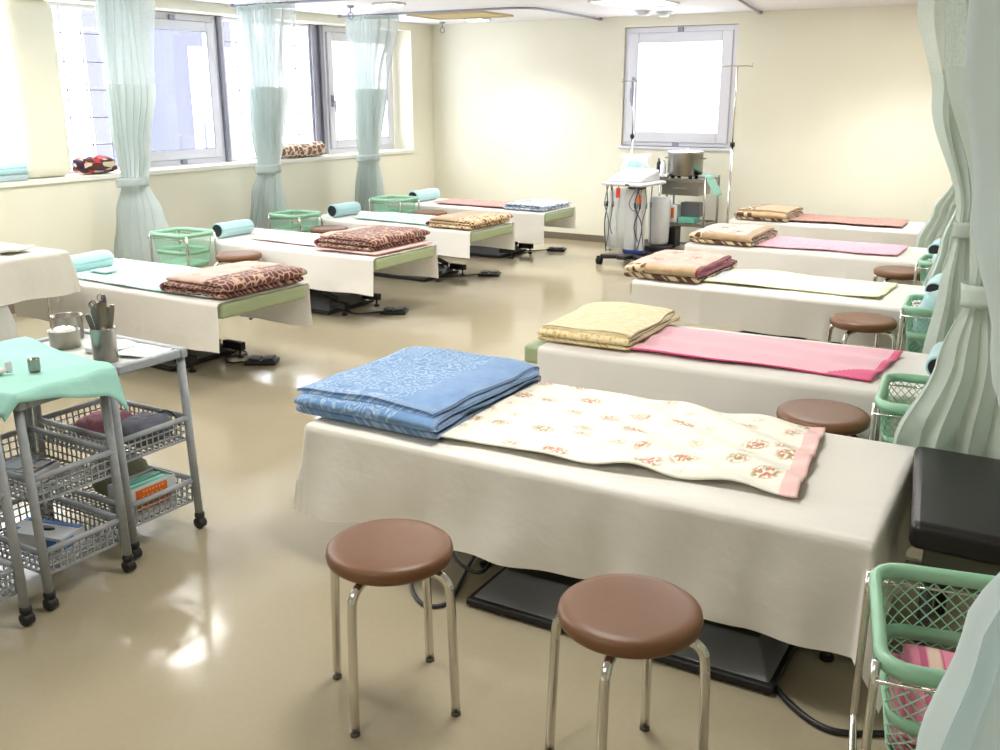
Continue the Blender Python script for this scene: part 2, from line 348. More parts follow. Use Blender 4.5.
def glass_blocks(n, y0, y1):
    w = empty('window_%d' % n, (WX, (y0+y1)/2, SZ+.01)); struct(w)
    L = y1-y0; Hh = HZ-SZ-.012
    ny = max(1, round(L/.2)); nz_ = round(Hh/.212)
    f = MB()
    for i in range(1, ny): yy = -L/2+i*L/ny; f.box(-.008, .008, yy-.004, yy+.004, .02, Hh-.02)
    for j in range(1, nz_): zz = j*Hh/nz_; f.box(-.0075, .0075, -L/2+.02, L/2-.02, zz-.004, zz+.004)
    f.build('block_joints', 'grout', w)
    f = MB(); f.box(-.03, .03, -L/2, -L/2+.025, 0, Hh); f.box(-.03, .03, L/2-.025, L/2, 0, Hh); f.box(-.03, .03, -L/2+.025, L/2-.025, 0, .02); f.box(-.03, .03, -L/2+.025, L/2-.025, Hh-.03, Hh)
    f.build('frame', 'alu', w)
    f = MB(); f.box(-.022, -.021, -L/2+.02, L/2-.02, .01, Hh-.01); f.build('glass_block_panes', 'block', w)
def sash_window(n, y0, y1, handle=True):
    w = empty('window_%d' % n, (WX, (y0+y1)/2, SZ+.01)); struct(w)
    L = y1-y0; Hh = HZ-SZ-.012; a = L/2
    f = MB(); t = .05
    f.box(-.05, .03, -a, -a+t, 0, Hh); f.box(-.05, .03, a-t, a, 0, Hh); f.box(-.05, .03, -a+t, a-t, 0, .05); f.box(-.05, .03, -a+t, a-t, Hh-.06, Hh)
    f.build('frame', 'alu', w, bevel=.004)
    f = MB(); t2 = .1; z0, z1 = .052, Hh-.062
    f.box(-.01, .05, -a+.055, -a+t2+.04, z0, z1); f.box(-.01, .05, a-t2-.04, a-.055, z0, z1); f.box(-.01, .05, -a+t2+.04, a-t2-.04, z0, z0+.085); f.box(-.01, .05, -a+t2+.04, a-t2-.04, z1-.085, z1)
    sh = f.build('sash', 'alu', w, bevel=.006)
    f = MB(); e = .14; f.box(.052, .058, -a+e, -a+e+.01, z0+.085, z1-.085); f.box(.052, .058, a-e-.01, a-e, z0+.085, z1-.085); f.box(.052, .058, -a+e+.01, a-e-.01, z0+.085, z0+.093); f.box(.052, .058, -a+e+.01, a-e-.01, z1-.093, z1-.085)
    f.build('gasket', 'alu_dark', w)
    f = MB(); f.box(.01, .014, -a+t2+.03, a-t2-.03, z0+.08, z1-.08); f.build('pane', 'glass', w)
    f = MB(); f.box(-.03, .058, -.03, .03, Hh-.06, Hh-.02); f.box(-.03, .058, -.03, .03, .01, .05); f.build('latch', 'alu_dark', w, bevel=.004)
    if handle:
        f = MB(); f.box(.05, .07, -a+.075, -a+.105, .5, .62); f.tube([(.07, -a+.09, .56), (.1, -a+.09, .56), (.1, -a+.09, .44)], .008); f.build('handle', 'alu_dark', w)
    return w
glass_blocks(1, 1.65, 4.64); glass_blocks(2, 5.07, 5.82)
sash_window(3, 5.84, 6.9, False)
glass_blocks(4, 6.97, 8.2)
sash_window(5, 8.4, 9.62)
for k, (y0, y1) in enumerate(((6.9, 6.97), (8.2, 8.4))):
    b = MB(); b.box(WX-.05, WX+.06, y0+.002, y0+.045, SZ+.01, HZ)
    if k: b.box(WX-.05, WX+.05, y1-.06, y1-.002, SZ+.01, HZ); b.box(WX-.04, WX+.02, y0+.045, y1-.06, SZ+.01, HZ)
    struct(b.build('trim_mullion' if not k else 'trim_double_mullion', 'alu_dark', bevel=.004))
# back window, set into the wall
w = empty('window_6', ((wx0+wx1)/2, YB+.06, wz0)); struct(w); w.name = 'window_6'
a = (wx1-wx0)/2-.003; Hh = wz1-wz0-.003
f = MB(); f.box(-a, -a+.05, -.03, .1, 0, Hh); f.box(a-.05, a, -.03, .1, 0, Hh); f.box(-a+.05, a-.05, -.03, .1, .003, .05); f.box(-a+.05, a-.05, -.03, .1, Hh-.06, Hh); f.build('frame', 'alu', w, bevel=.004)
f = MB(); z0, z1 = .045, Hh-.055; f.box(-a+.045, -a+.16, -.05, .03, z0, z1); f.box(a-.16, a-.045, -.05, .03, z0, z1); f.box(-a+.16, a-.16, -.05, .03, z0, z0+.11); f.box(-a+.16, a-.16, -.05, .03, z1-.105, z1); f.build('sash', 'alu', w, bevel=.008)
f = MB(); f.box(-a+.15, a-.15, -.012, -.008, z0+.08, z1-.08); f.build('pane', 'glass', w)
f = MB(); f.box(-.035, .035, -.045, -.03, -.03, .06); f.box(-.03, .03, -.045, -.03, Hh-.07, Hh-.01); f.build('latch', 'alu_dark', w, bevel=.004)
f = MB(); f.box(-a+.1, -a+.125, -.07, -.05, .42, .72); f.tube([(-a+.112, -.07, .6), (-a+.112, -.1, .6), (-a+.112, -.1, .46)], .009); f.build('handle', 'alu_dark', w, bevel=.003)
# outside
b = MB(); b.box(-16.6, -16, 12.4, 14.35, -4, 9); b.box(-16.6, -16, 14.35, 15.55, 2.56, 9); tag(b.build('neighbouring_building', 'far'), 'grey building seen through the left window panes', 'building')
t = empty('street_lamp', (-19, 17.38, -4), 0, 'thin street lamp outside seen through the left opening window', 'street lamp')
b = MB(); b.tube([(0, 0, 0), (0, 0, 5.72)], .035); b.build('post', 'lamp_post', t)
for s_ in (-1, 1):
    b = MB(); b.tube([(0, 0, 5.70), (s_*.06, s_*.08, 5.72)], .02); b.obox((s_*.11, s_*.14, 5.73), (.14, .09, .05), rz=.9); b.build('lamp_head', 'lamp_post', t)

# ceiling: fixtures, hatch, detectors, curtain rails
LM = emit('light_diffuser', (255, 252, 246), 8.0)
def ceiling_light(x, y, label, power=34, w_=.62, d_=.62, spread=150):
    t = empty('ceiling_light', (x, y, ZC), 0, label, 'light', 'square recessed ceiling lights')
    b = MB(); h = w_/2; k = d_/2; e = .03
    b.box(-h, h, -k, -k+e, -.012, 0); b.box(-h, h, k-e, k, -.012, 0); b.box(-h, -h+e, -k+e, k-e, -.012, 0); b.box(h-e, h, -k+e, k-e, -.012, 0); b.build('frame', 'white', t, bevel=.003)
    b = MB(); b.box(-h+e, h-e, -k+e, k-e, -.016, -.004); b.build('diffuser', LM, t)
    l = bpy.data.lights.new('ceiling_lamp', 'AREA'); l.shape = 'RECTANGLE'; l.size = w_-.08; l.size_y = d_-.08; l.energy = power; l.color = (1, .995, .97); l.spread = math.radians(spread)
    lo = bpy.data.objects.new('ceiling_lamp', l); COL.objects.link(lo); lo.parent = t; lo.location = (0, 0, -.03)
    return t
lights = [(-3.72, 8.47, 'square ceiling light panel just in front of the back window'), (-1.55, 8.9, 'square ceiling light near the right end of the back wall'), (-5.75, 7.3, 'small bright ceiling light at the top edge near the left corner'),
          (-1.55, 5.9, 'ceiling light over the right beds, out of view'), (-3.75, 5.6, 'ceiling light in the middle of the room, out of view'), (-5.6, 4.4, 'ceiling light over the left beds, above the picture'),
          (-1.5, 2.6, 'ceiling light over the nearest bed, out of view'), (-3.75, 2.3, 'ceiling light over the trolleys, above the picture'), (-1.5, -.4, 'ceiling light behind the viewer at right'), (-3.75, -.6, 'ceiling light behind the viewer at left')]
for i, (x, y, lb) in enumerate(lights):
    if i == 2: continue
    ceiling_light(x, y, lb, power=(11, 17, 0, 16, 17, 17, 13, 13, 9, 9)[i], spread=120 if i in (0, 1) else 160)
for (x, y, lb) in ((-5.66, 7.45, 'small rectangular ceiling lamp near the third window curtain'), (-5.97, 9.42, 'small rectangular ceiling lamp beside the wooden hatch')):
    t = empty('ceiling_downlight', (x, y, ZC), 0, lb, 'light', 'small ceiling lamps')
    b = MB(); b.box(-.12, .12, -.1, .1, -.02, 0); b.build('housing', 'white', t, bevel=.004)
    b = MB(); b.box(-.1, .1, -.08, .08, -.026, -.018); b.build('diffuser', LM, t)
l = bpy.data.lights.new('hatch_side_lamp', 'AREA'); l.shape = 'RECTANGLE'; l.size = .5; l.size_y = .3; l.energy = 14; l.color = (1, .995, .97); l.spread = math.radians(120)
lo = bpy.data.objects.new('hatch_side_lamp', l); COL.objects.link(lo); lo.location = (-5.6, 9.15, ZC-.04)
t = empty('ceiling_hatch', (-5.85, 8.9, ZC), .05, 'tan framed square ceiling hatch near the back left corner', 'hatch')
b = MB(); b.box(-.42, .42, -.3, .3, -.012, 0); b.build('panel', 'wood', t, bevel=.003)
b = MB(); b.box(-.45, .45, -.33, -.3, -.02, 0); b.box(-.45, .45, .3, .33, -.02, 0); b.box(-.45, -.42, -.3, .3, -.02, 0); b.box(.42, .45, -.3, .3, -.02, 0); b.build('frame', 'wood', t)
for (x, y, lb) in ((-4.04, 9.45, 'round white smoke detector left of its twin on the ceiling'), (-3.9, 9.62, 'round white smoke detector right of its twin, nearer the back wall')):
    b = MB(); b.lathe([(.0, -.05), (.05, -.048), (.07, -.03), (.075, -.012), (.09, -.008), (.09, 0)], 20, (0, 0, 0)); o = b.build('smoke_detector', 'white'); o.location = (x, y, ZC); tag(o, lb, 'smoke detector')
def rail(pts, label):
    t = empty('curtain_rail', (0, 0, 0), 0, label, 'curtain rail', 'ceiling curtain rails')
    b = MB(); b.tube([(x, y, ZC-.02) for x, y in pts], .011, 6, smoothpts=4 if len(pts) > 2 else 0); b.build('track', 'alu_dark', t)
    for (x, y) in (pts[0], pts[-1]):
        b = MB(); b.lathe([(.02, -.03), (.025, -.012), (.012, -.001)], 10, (x, y, ZC)); b.build('end_bracket', 'alu_dark', t)
rail([(-7.0, 5.2), (-6.3, 5.3), (-4.5, 5.3), (-4.0, 5.3)], 'grey ceiling rail that carries the nearest left curtain')
rail([(-6.95, 6.8), (-4.3, 6.8), (-3.9, 6.9)], 'grey ceiling rail that carries the middle left curtain')
rail([(-6.95, 8.3), (-5.2, 8.28), (-4.75, 8.35), (-4.7, 8.8), (-4.8, 10.05)], 'grey ceiling rail bending to the back wall left of the back window')
rail([(-3.06, 10.05), (-2.84, 8.8), (-2.7, 8.0)], 'grey ceiling rail meeting the back wall right of the back window')
for (x, y, lb) in ((-6.15, 7.5, 'wire hook hanging from the ceiling between two left curtains'), (-6.62, 9.7, 'wire hook hanging from the ceiling in the far left corner')):
    b = MB(); b.lathe([(.03, -.02), (.035, -.004), (.035, 0)], 12); b.tube([(0, 0, -.015), (0, 0, -.06)], .006)
    b.tube([(.03*cos(a_*PI/6), .0, -.09+.03*sin(a_*PI/6)) for a_ in range(12)], .005, 6, closed=True); o = b.build('ceiling_hook', 'alu_dark'); o.location = (x, y, ZC); tag(o, lb, 'hook')

# ------------------------------------------------------------------ beds
BZ = .5
def bed(x, y, rz, label, group, L=1.92, W=.70, bo=-.1, bw=.27, by_=0):
    """origin on the floor at the middle; foot (aisle) end at flip*+x"""
    t = empty('treatment_bed', (x, y, 0), rz, label, 'bed', group)
    b = MB(); b.box(-L/2, L/2, -W/2, W/2, BZ-.09, BZ-.003); b.build('mattress', 'greenvinyl', t, bevel=.018, seg=4)
    b = MB(); b.box(-L/2+.2, L/2-.2, -W/2+.16, W/2-.16, BZ-.13, BZ-.091); b.build('frame', 'darkmetal', t, bevel=.005)
    b = MB()  # scissor lift
    for yy in (-.16, .16):
        b.tube([(-.38, yy, .1), (.38, yy, .37)], .02, 8); b.tube([(.38, yy*.85, .1), (-.38, yy*.85, .37)], .02, 8)
    b.tube([(0, -.17, .235), (0, .17, .235)], .018, 8); b.obox((-.05, 0, .2), (.3, .12, .1)); b.build('lift_mechanism', 'darkmetal', t)
    b = MB()
    vs = [(-.5+bo, by_-bw, .022), (.5+bo, by_-bw, .022), (.5+bo, by_+bw, .022), (-.5+bo, by_+bw, .022), (-.43+bo, by_-bw+.12, .1), (.43+bo, by_-bw+.12, .1), (.43+bo, by_+bw-.12, .1), (-.43+bo, by_+bw-.12, .1)]
    b.add(vs, [(3, 2, 1, 0), (4, 5, 6, 7), (0, 1, 5, 4), (1, 2, 6, 5), (2, 3, 7, 6), (3, 0, 4, 7)], [0, 1, 0, 0, 0, 0]); b.build('base_cover', ['greymetal', 'olive'], t, bevel=.006)
    b = MB(); b.box(-.51+bo, .51+bo, by_-bw-.01, by_+bw+.01, .006, .03)
    b.build('base_plate', 'rubber', t, bevel=.006)
    for sx in (-1, 1):
        for sy in (-1, 1):
            b = MB(); b.obox((sx*.55+bo, sy*.2, .075), (.16, .045, .05)); b.lathe([(.022, 0), (.022, .012), (.008, .014), (.008, .055)], 10, (sx*.6+bo, sy*.2, 0)); b.build('foot', 'rubber', t, bevel=.004)
    return t
def hemnoise(u, k): return .5*sin(u*3.1+k)+.3*sin(u*7.7+2*k)+.2*sin(u*15+k*3)
def sheet(x, y, rz, label, group, xr, W, hang, ends=(0, 0), seed=0, fold=.012, flare=0, material='sheet', corner=(8, 2), creases=(-.45, .3)):
    """cloth over the bed: xr=(x0,x1) local extent of the bed top covered; hang=(front,back) drop; ends=(drop at x0, drop at x1)"""
    o = None; x0, x1 = xr; hw = W/2+.008; r = .022
    e0, e1 = ends; hf, hb = hang
    nu, nv = 96, 64
    ax = (x0-(e0 if e0 else 0)); bx = x1+(e1 if e1 else 0); ay = -hw-hf; by = hw+hb
    # non uniform samples so that the rolled edges stay crisp
    def samples(a0, a1, edges, n):
        s_ = [a0+(a1-a0)*i/n for i in range(n+1)]
        for e, d in edges: s_ += [e, e+d*r*.5, e+d*r, e+d*r*1.57, e+d*r*2.2]
        return sorted(set(round(q, 5) for q in s_ if a0-1e-6 <= q <= a1+1e-6))
    su = samples(ax, bx, [(x0, -1)]*(1 if e0 else 0)+[(x1, 1)]*(1 if e1 else 0), nu); sv = samples(ay, by, [(-hw, -1), (hw, 1)], nv)
    def P(s_, t_):
        cx = min(max(s_, x0), x1); cy = min(max(t_, -hw), hw); dx = s_-cx; dy = t_-cy
        pw = corner[0] if dx < 0 else corner[1]; hyp = math.hypot(dx, dy); e = 0 if hyp == 0 else max(abs(dx), abs(dy)) if pw > 4 else (abs(dx)**pw+abs(dy)**pw)**(1/pw); z = BZ+.004+.0035*nz(s_*1.3, t_*1.9, seed)*(1 if abs(t_) < hw else 0)
        if e < 1e-9:
            return (cx, cy, z)
        ux, uy = dx/hyp, dy/hyp
        if e < r*PI/2: an = e/r; h = r*sin(an); dz = -(r-r*cos(an))
        else: h = r; dz = -(r+(e-r*PI/2))
        k = max(0, e-r)/.35; cr = sum(.006*math.exp(-((s_-q)/.012)**2) for q in creases); along = s_ if abs(dy) > abs(dx) else t_*1.3
        h += k*(fold*(1+sin(along*11+seed*2+.8*sin(along*5+seed)))*.8+fold*.5*(1+sin(along*27+seed))+flare)
        if abs(dx) > 1e-6 and abs(dy) > 1e-6: h += k*(.012 if pw > 4 else .05)*(2*min(abs(ux), abs(uy)))
        h += cr*min(1, k*3)+min(k, 1)*.006*sin(9*s_+14*e+seed)
        dz *= 1+.05*hemnoise(along, seed)*min(k, 1)
        return (cx+ux*h, cy+uy*h, BZ+.004+dz)
    vs = [P(s_, t_) for s_ in su for t_ in sv]; uvs = [(s_, t_) for s_ in su for t_ in sv]
    nV = len(sv); fs = [(i*nV+j, (i+1)*nV+j, (i+1)*nV+j+1, i*nV+j+1) for i in range(len(su)-1) for j in range(nV-1)]
    b = MB(); b.add(vs, fs, 0, True, uvs); o = b.build('bed_sheet', material); o.location = (x, y, 0); o.rotation_euler = (0, 0, rz)
    return tag(o, label, 'sheet', group)

def towel(name, quad, label, cat, mats, group=None, z=BZ+.012, amp=.004, seed=0, edge=None, wr=None, nu=70, nv=46):
    """thin towel spread on a bed. quad = near-left, near-right, far-right, far-left world corners"""
    q = [Vector((p[0], p[1])) for p in quad]; c = (q[0]+q[1]+q[2]+q[3])/4
    LU = (q[1]-q[0]).length; LV = (q[3]-q[0]).length
    def F(u, v):
        p = q[0]*(1-u)*(1-v)+q[1]*u*(1-v)+q[2]*u*v+q[3]*(1-u)*v-c
        ed = .010*sin(u*9+seed) ; p.y += ed*(1-2*v)
        x_, y_ = p.x+c.x, p.y+c.y; h = z+amp*(1+nz(x_*1.2, y_*1.5, seed))
        if wr: h += wr(u, v)
        return (p.x, p.y, h)
    b = MB(); b.grid(F, nu, nv, edge if edge else 0, lambda u, v: (u*LU, v*LV))
    o = b.build(name, mats, solid=.006, off=1); o.location = (c.x, c.y, 0); return tag(o, label, cat, group)

def blanket(loc, rz, size, layers, t, label, mats, mf, group=None, axis='y', seed=0, name='folded_blanket', shrink=.012, sag=.006, hem=None, bulge=1.0, skew=0, cat='blanket'):
    """folded blanket: one cloth folded back and forth. The folds run along local y; size=(x length, y width).
    mf(layer, xfrac, yfrac, outer) gives the material slot."""
    LX, WY = size; path = []  # (x, z, layer, tx, tz)
    n = 16
    hh = t/2
    for k in range(layers):
        zc = hh+k*t; a, e = -LX/2+hh+k*shrink, LX/2-hh-k*shrink*.3
        xs = [a+(e-a)*i/n for i in range(n+1)]
        if k % 2: xs = xs[::-1]
        for i, x_ in enumerate(xs): path.append([x_, zc, k])
        if k < layers-1:
            end = xs[-1]; s_ = 1 if k % 2 == 0 else -1
            for i in range(1, 6):
                an = -PI/2+PI*i/6; path.append([end+s_*hh*cos(an)*1.25, zc+hh+hh*sin(an), k+.5])
    m = len(path); arc = [0]
    for i in range(1, m): arc.append(arc[-1]+math.hypot(path[i][0]-path[i-1][0], path[i][1]-path[i-1][1]))
    nor = []
    for i in range(m):
        p0, p1 = path[max(i-1, 0)], path[min(i+1, m-1)]; dx, dz = p1[0]-p0[0], p1[1]-p0[1]; d = math.hypot(dx, dz) or 1; nor.append((-dz/d, dx/d))
    th = hh*.93; nv = 22; vs = []; uvs = []
    top = layers*t
    def off(i, y_, side):
        x_, z_, k = path[i]; v = y_/WY
        x2 = x_+nor[i][0]*th*side; z2 = z_+nor[i][1]*th*side
        yl = y_*(1-.012*k)+.008*sin(k*2.3+seed)+.012*hemnoise(x_*2, seed+k)*(abs(v)*2)**3
        # soft rounded rim + droop
        q = min(1, (0.5-abs(v))*WY/.035); rim = (1-math.sqrt(max(0, 1-(1-q)**2)))*.55
        zc = z_; z2 = zc+(z2-zc)*(1-rim*.8)
        z2 -= (z2/top)*sag*(1+nz(x_*1.1, y_*1.1, seed))*(.5+z2/top)
        z2 -= (z2/top)**2*.012*bulge*((abs(v)*2)**4+abs(2*x_/LX)**6)
        return (x2+skew*y_, yl, max(z2, .001))
    for side in (1, -1):
        for i in range(m):
            for j in range(nv+1):
                y_ = -WY/2+WY*j/nv; vs.append(off(i, y_, side)); uvs.append((arc[i], y_+(0 if side > 0 else t*1.0)))
    fs = []; mi = []; st = m*(nv+1)
    for i in range(m-1):
        kk = path[i][2]; xf = (path[i][0]+path[i+1][0])/2/LX+.5
        for j in range(nv):
            yf = (j+.5)/nv
            a = i*(nv+1)+j
            fs.append((a, a+1, a+nv+2, a+nv+1)[::-1]); mi.append(mf(kk, xf, yf, 1)); fs.append((st+a, st+a+1, st+a+nv+2, st+a+nv+1)); mi.append(mf(kk, xf, yf, -1))
        for j in (0, nv):
            a = i*(nv+1)+j; fs.append((a, a+nv+1, st+a+nv+1, st+a)); mi.append(mf(kk, xf, 0 if j == 0 else 1, 0))
    for i in (0, m-1):
        for j in range(nv):
            a = i*(nv+1)+j; fs.append((a, a+1, st+a+1, st+a)); mi.append(mf(path[i][2], 0 if i == 0 else .5, .5, 0))
    b = MB(); b.add(vs, fs, mi, True, uvs)
    o = b.build(name, mats); o.location = loc; o.rotation_euler = (0, 0, rz); return tag(o, label, cat, group)

def rollpillow(x, y, z, rz, label, L=.42, r=.062, capmat='black'):
    t = empty('roll_pillow', (x, y, z+r), rz, label, 'pillow', 'towel-wrapped roll pillows')
    b = MB(); prof = []
    n = 28
    def F(u, v):
        a_ = 2*PI*v; rr = r*(1+.03*sin(3*a_)+.02*sin(u*9+a_)); rr *= 1-.12*max(0, (abs(2*u-1)-.9)/.1)
        return (rr*cos(a_), (u-.5)*L, rr*sin(a_)*(.96))
    b.grid(F, 24, n, 0, lambda u, v: (u*L, v*r*6)); b.build('towel_wrap', 'rollblue', t, solid=.006)
    for s_ in (-1, 1):
        b = MB(); b.add([(r*.9*cos(2*PI*k/n), s_*L*.485, r*.86*sin(2*PI*k/n)) for k in range(n)], [tuple(range(n))] if s_ < 0 else [tuple(range(n-1, -1, -1))])
        b.build('end_cap', capmat, t)
    return t

def footswitch(x, y, rz, cord, label):
    t = empty('foot_switch', (x, y, 0), rz, label, 'foot switch', 'black foot switches beside the left beds')
    b = MB(); b.box(-.1, .1, -.065, .065, .004, .03); b.build('body', 'black', t, bevel=.008)
    b = MB(); b.obox((-.04, 0, .036), (.07, .1, .012), ry=.1); b.obox((.045, 0, .036), (.07, .1, .012), ry=-.1); b.build('pedal', 'darkmetal', t, bevel=.004)
    b = MB(); R = Matrix.Rotation(-rz, 3, 'Z')
    pts = [R @ (Vector((p[0], p[1], .008))-Vector((x, y, 0))) for p in cord]
    b.tube([(-.1, 0, .012)]+pts, .006, 6, smoothpts=8); b.build('cord', 'black', t)
    return t

# left row (heads to the windows)
LB = 'left beds with heads toward the windows'; RB = 'right beds with heads toward the curtains'
bed(-5.06, 4.11, 0, 'nearest bed of the left row, green mattress end under maroon blanket', LB)
bed(-5.28, 5.81, 0, 'second bed of the left row, between the two left stools', LB, W=.74)
bed(-5.44, 7.31, 0, 'third bed of the left row, with the tan and brown blanket', LB)
bed(-5.53, 8.76, 0, 'farthest bed of the left row, by the back left corner', LB, W=.62)
LS = 'white sheets on the left beds'
sheet(-5.06, 4.11, 0, 'white sheet hanging off nearest left bed, behind the grey trolley', LS, (-.95, .96), .70, (.30, .30), seed=1, fold=.006)
sheet(-5.28, 5.81, 0, 'white sheet on the second left bed, hem above a foot switch', LS, (-.95, .96), .74, (.29, .29), seed=2, fold=.006)
sheet(-5.44, 7.31, 0, 'white sheet on the third left bed, under the tan brown blanket', LS, (-.95, .96), .70, (.24, .27), seed=3, fold=.006)
sheet(-5.53, 8.76, 0, 'white sheet on the farthest left bed next to the back wall', LS, (-.95, .96), .62, (.31, .24), seed=4, fold=.006)
# right row
bed(-1.335, 2.89, .02, 'nearest bed, fully covered by its sheet behind two brown stools', RB, L=1.9, W=.78, bo=.25, bw=.36, by_=-.11)
bed(-1.28, 4.24, .045, 'second right bed, under pink towel, green mattress end showing', RB, L=1.86, W=.70, bo=.1)
bed(-1.50, 5.98, .0, 'third right bed with rolled brown blanket and blue-print towel', RB, L=1.86, W=.72, bo=.1)
bed(-1.74, 7.62, -.0, 'fourth right bed with light pink towel and folded brown blanket', RB, L=1.86, W=.72, bo=.1)
bed(-1.93, 9.26, -.0, 'farthest right bed against the back wall', RB, L=1.86, W=.68, bo=.1)
RS = 'white sheets on the right beds'
sheet(-1.335, 2.89, .02, 'large white sheet draped over the nearest bed, corners hanging low', RS, (-.955, .955), .79, (.335, .30), ends=(.33, .28), seed=5, fold=.016, flare=.018, creases=(-.5, .12, .62))
sheet(-1.28, 4.24, .045, 'white sheet of the second right bed, below the pink towel', RS, (-.84, .93), .70, (.25, .25), seed=6, fold=.008)
sheet(-1.50, 5.98, .0, 'white sheet of the third right bed, below the blue-print towel', RS, (-.90, .93), .72, (.24, .24), seed=7, fold=.009)
sheet(-1.74, 7.62, -.0, 'white sheet of the fourth right bed, below the light pink towel', RS, (-.93, .93), .72, (.26, .24), seed=8, fold=.008)
sheet(-1.93, 9.26, -.0, 'white sheet of the farthest right bed, below the terracotta towel', RS, (-.93, .93), .68, (.26, .24), seed=9, fold=.008)

# towels spread on the beds
def band(*rules):
    def f(u, v):
        for c_, s_ in rules:
            if c_(u, v): return s_
        return 0
    return f
def diag(u, v):
    s_ = max(0, min(1, (u-.25)/.3)); return .012*s_*(sin(22*(v*.9+u*1.1))+.4*sin(47*(v-.2*u)))*(1-.3*v)
towel('floral_towel', [(-1.80, 2.52), (-.60, 2.66), (-.67, 3.29), (-1.80, 3.27)], 'cream towel printed with rose bouquets spread over the nearest bed', 'towel', ['floral', 'pinkband'], seed=1, amp=.004, z=BZ+.022, edge=band((lambda u, v: u > .955, 1)), wr=diag, nu=110, nv=70)
towel('pink_towel', [(-1.80, 3.95), (-.66, 4.03), (-.62, 4.52), (-1.79, 4.50)], 'bright pink towel with hot pink border on the second right bed', 'towel', ['pink', 'hotpink'], seed=2, edge=band((lambda u, v: v < .03 or (u > .84 and v < .30-(u-.84)*0 and v < (u-.8)*1.6) or u > .975, 1)), wr=lambda u, v: .006*sin(16*(v+.3*u)))
towel('printed_towel', [(-2.0, 5.74), (-.95, 5.78), (-.93, 6.25), (-2.0, 6.27)], 'white towel with faint blue print and pale lime edge', 'towel', ['blueprint', 'limeedge'], seed=3, edge=band((lambda u, v: v < .07 or v > .9 or u > .94, 1)), wr=lambda u, v: .006*sin(12*(v+.6*u)))
towel('light_pink_towel', [(-2.15, 7.36), (-1.13, 7.42), (-1.13, 7.90), (-2.2, 7.92)], 'light pink towel on the fourth right bed', 'towel', ['lightpink'], seed=4)
towel('terracotta_towel', [(-2.35, 9.0), (-1.36, 9.02), (-1.38, 9.50), (-2.4, 9.5)], 'terracotta pink towel on the bed by the back wall', 'towel', ['terracotta'], seed=5, z=BZ+.02)
towel('mint_towel', [(-5.55, 3.79), (-4.22, 3.78), (-4.22, 4.42), (-5.8, 4.44)], 'white towel with mint green print covering the nearest left bed', 'towel', ['mintprint'], seed=6)
towel('rosy_towel', [(-5.75, 5.62), (-4.55, 5.60), (-4.55, 6.0), (-5.75, 6.02)], 'white towel with faint pink print on the second left bed', 'towel', ['rosyprint'], seed=7)
towel('pale_mint_towel', [(-5.9, 7.1), (-4.95, 7.05), (-4.95, 7.6), (-5.9, 7.62)], 'pale mint white towel on the third left bed', 'towel', ['mintprint'], seed=8)
towel('rose_towel', [(-6.0, 8.55), (-4.95, 8.52), (-4.95, 8.98), (-6.0, 9.0)], 'dusty pink towel on the farthest left bed', 'towel', ['terracotta'], seed=9, z=BZ+.016)
b = MB(); b.grid(lambda u, v: ((u-.5)*.16, (v-.5)*.1, .012*sin(PI*u)*sin(PI*v)+.003), 10, 8); o = b.build('mint_cloth', 'rollblue', solid=.008, off=1); o.location = (-5.42, 4.0, BZ+.026); tag(o, 'small folded mint green cloth lying beside the roll pillow', 'cloth')

# blankets.  local x is the fold direction
Z0 = BZ+.014
def mf_blue(k, xf, yf, s_):   # local y+ is the aisle side end; plain hem at one end
    return 1 if yf < .27 or yf == 0 else 0
# folds run along world x (front edge rounded): local y -> world -x via rotation
blanket((-2.08, 2.875, Z0+.002), -PI/2+.02+PI, (.76, .62), 4, .029, 'thick folded blue blanket with white swirl pattern on the nearest bed', ['blueswirl', 'bluehem'], lambda k, xf, yf, s_: mf_blue(k, xf, yf, s_), seed=1, sag=.008, shrink=.006, bulge=1.2)

blanket((-1.93, 4.25, Z0+.003), PI/2+.05, (.68, .46), 4, .022, 'folded pale yellow plush blanket on the second right bed', ['yellow', 'yellowedge'], lambda k, xf, yf, s_: 1 if (k < 1 or (xf < .04)) else 0, seed=2, sag=.007, shrink=.008)
blanket((-2.225, 5.98, Z0), PI/2, (.70, .50), 3, .036, 'folded rose beige blanket with brown blotch edge and dark red lining', ['rosebeige', 'brown_blotch', 'darkred', 'tan'], lambda k, xf, yf, s_: (2 if (yf < .03 and k > .6) else 1 if (k < 1.2 or yf > .72 and xf < .1) else (3 if xf < .09 else 0)), seed=3, shrink=.02)
blanket((-2.40, 7.60, Z0), PI/2, (.68, .50), 3, .034, 'folded pale blanket with brown motifs on the fourth right bed', ['palemotif', 'brown_blotch', 'tan'], lambda k, xf, yf, s_: (1 if (k < 1.1 or yf > .75 and xf < .1) else 2 if (xf < .1 or yf < .12) else 0), seed=4, shrink=.018)
blanket((-2.58, 9.20, Z0), PI/2, (.62, .48), 4, .026, 'folded tan and brown blanket on the bed against the back wall', ['tan', 'brown_blotch'], lambda k, xf, yf, s_: (1 if (k < .9 or yf > .62) else 0), seed=5, shrink=.015)
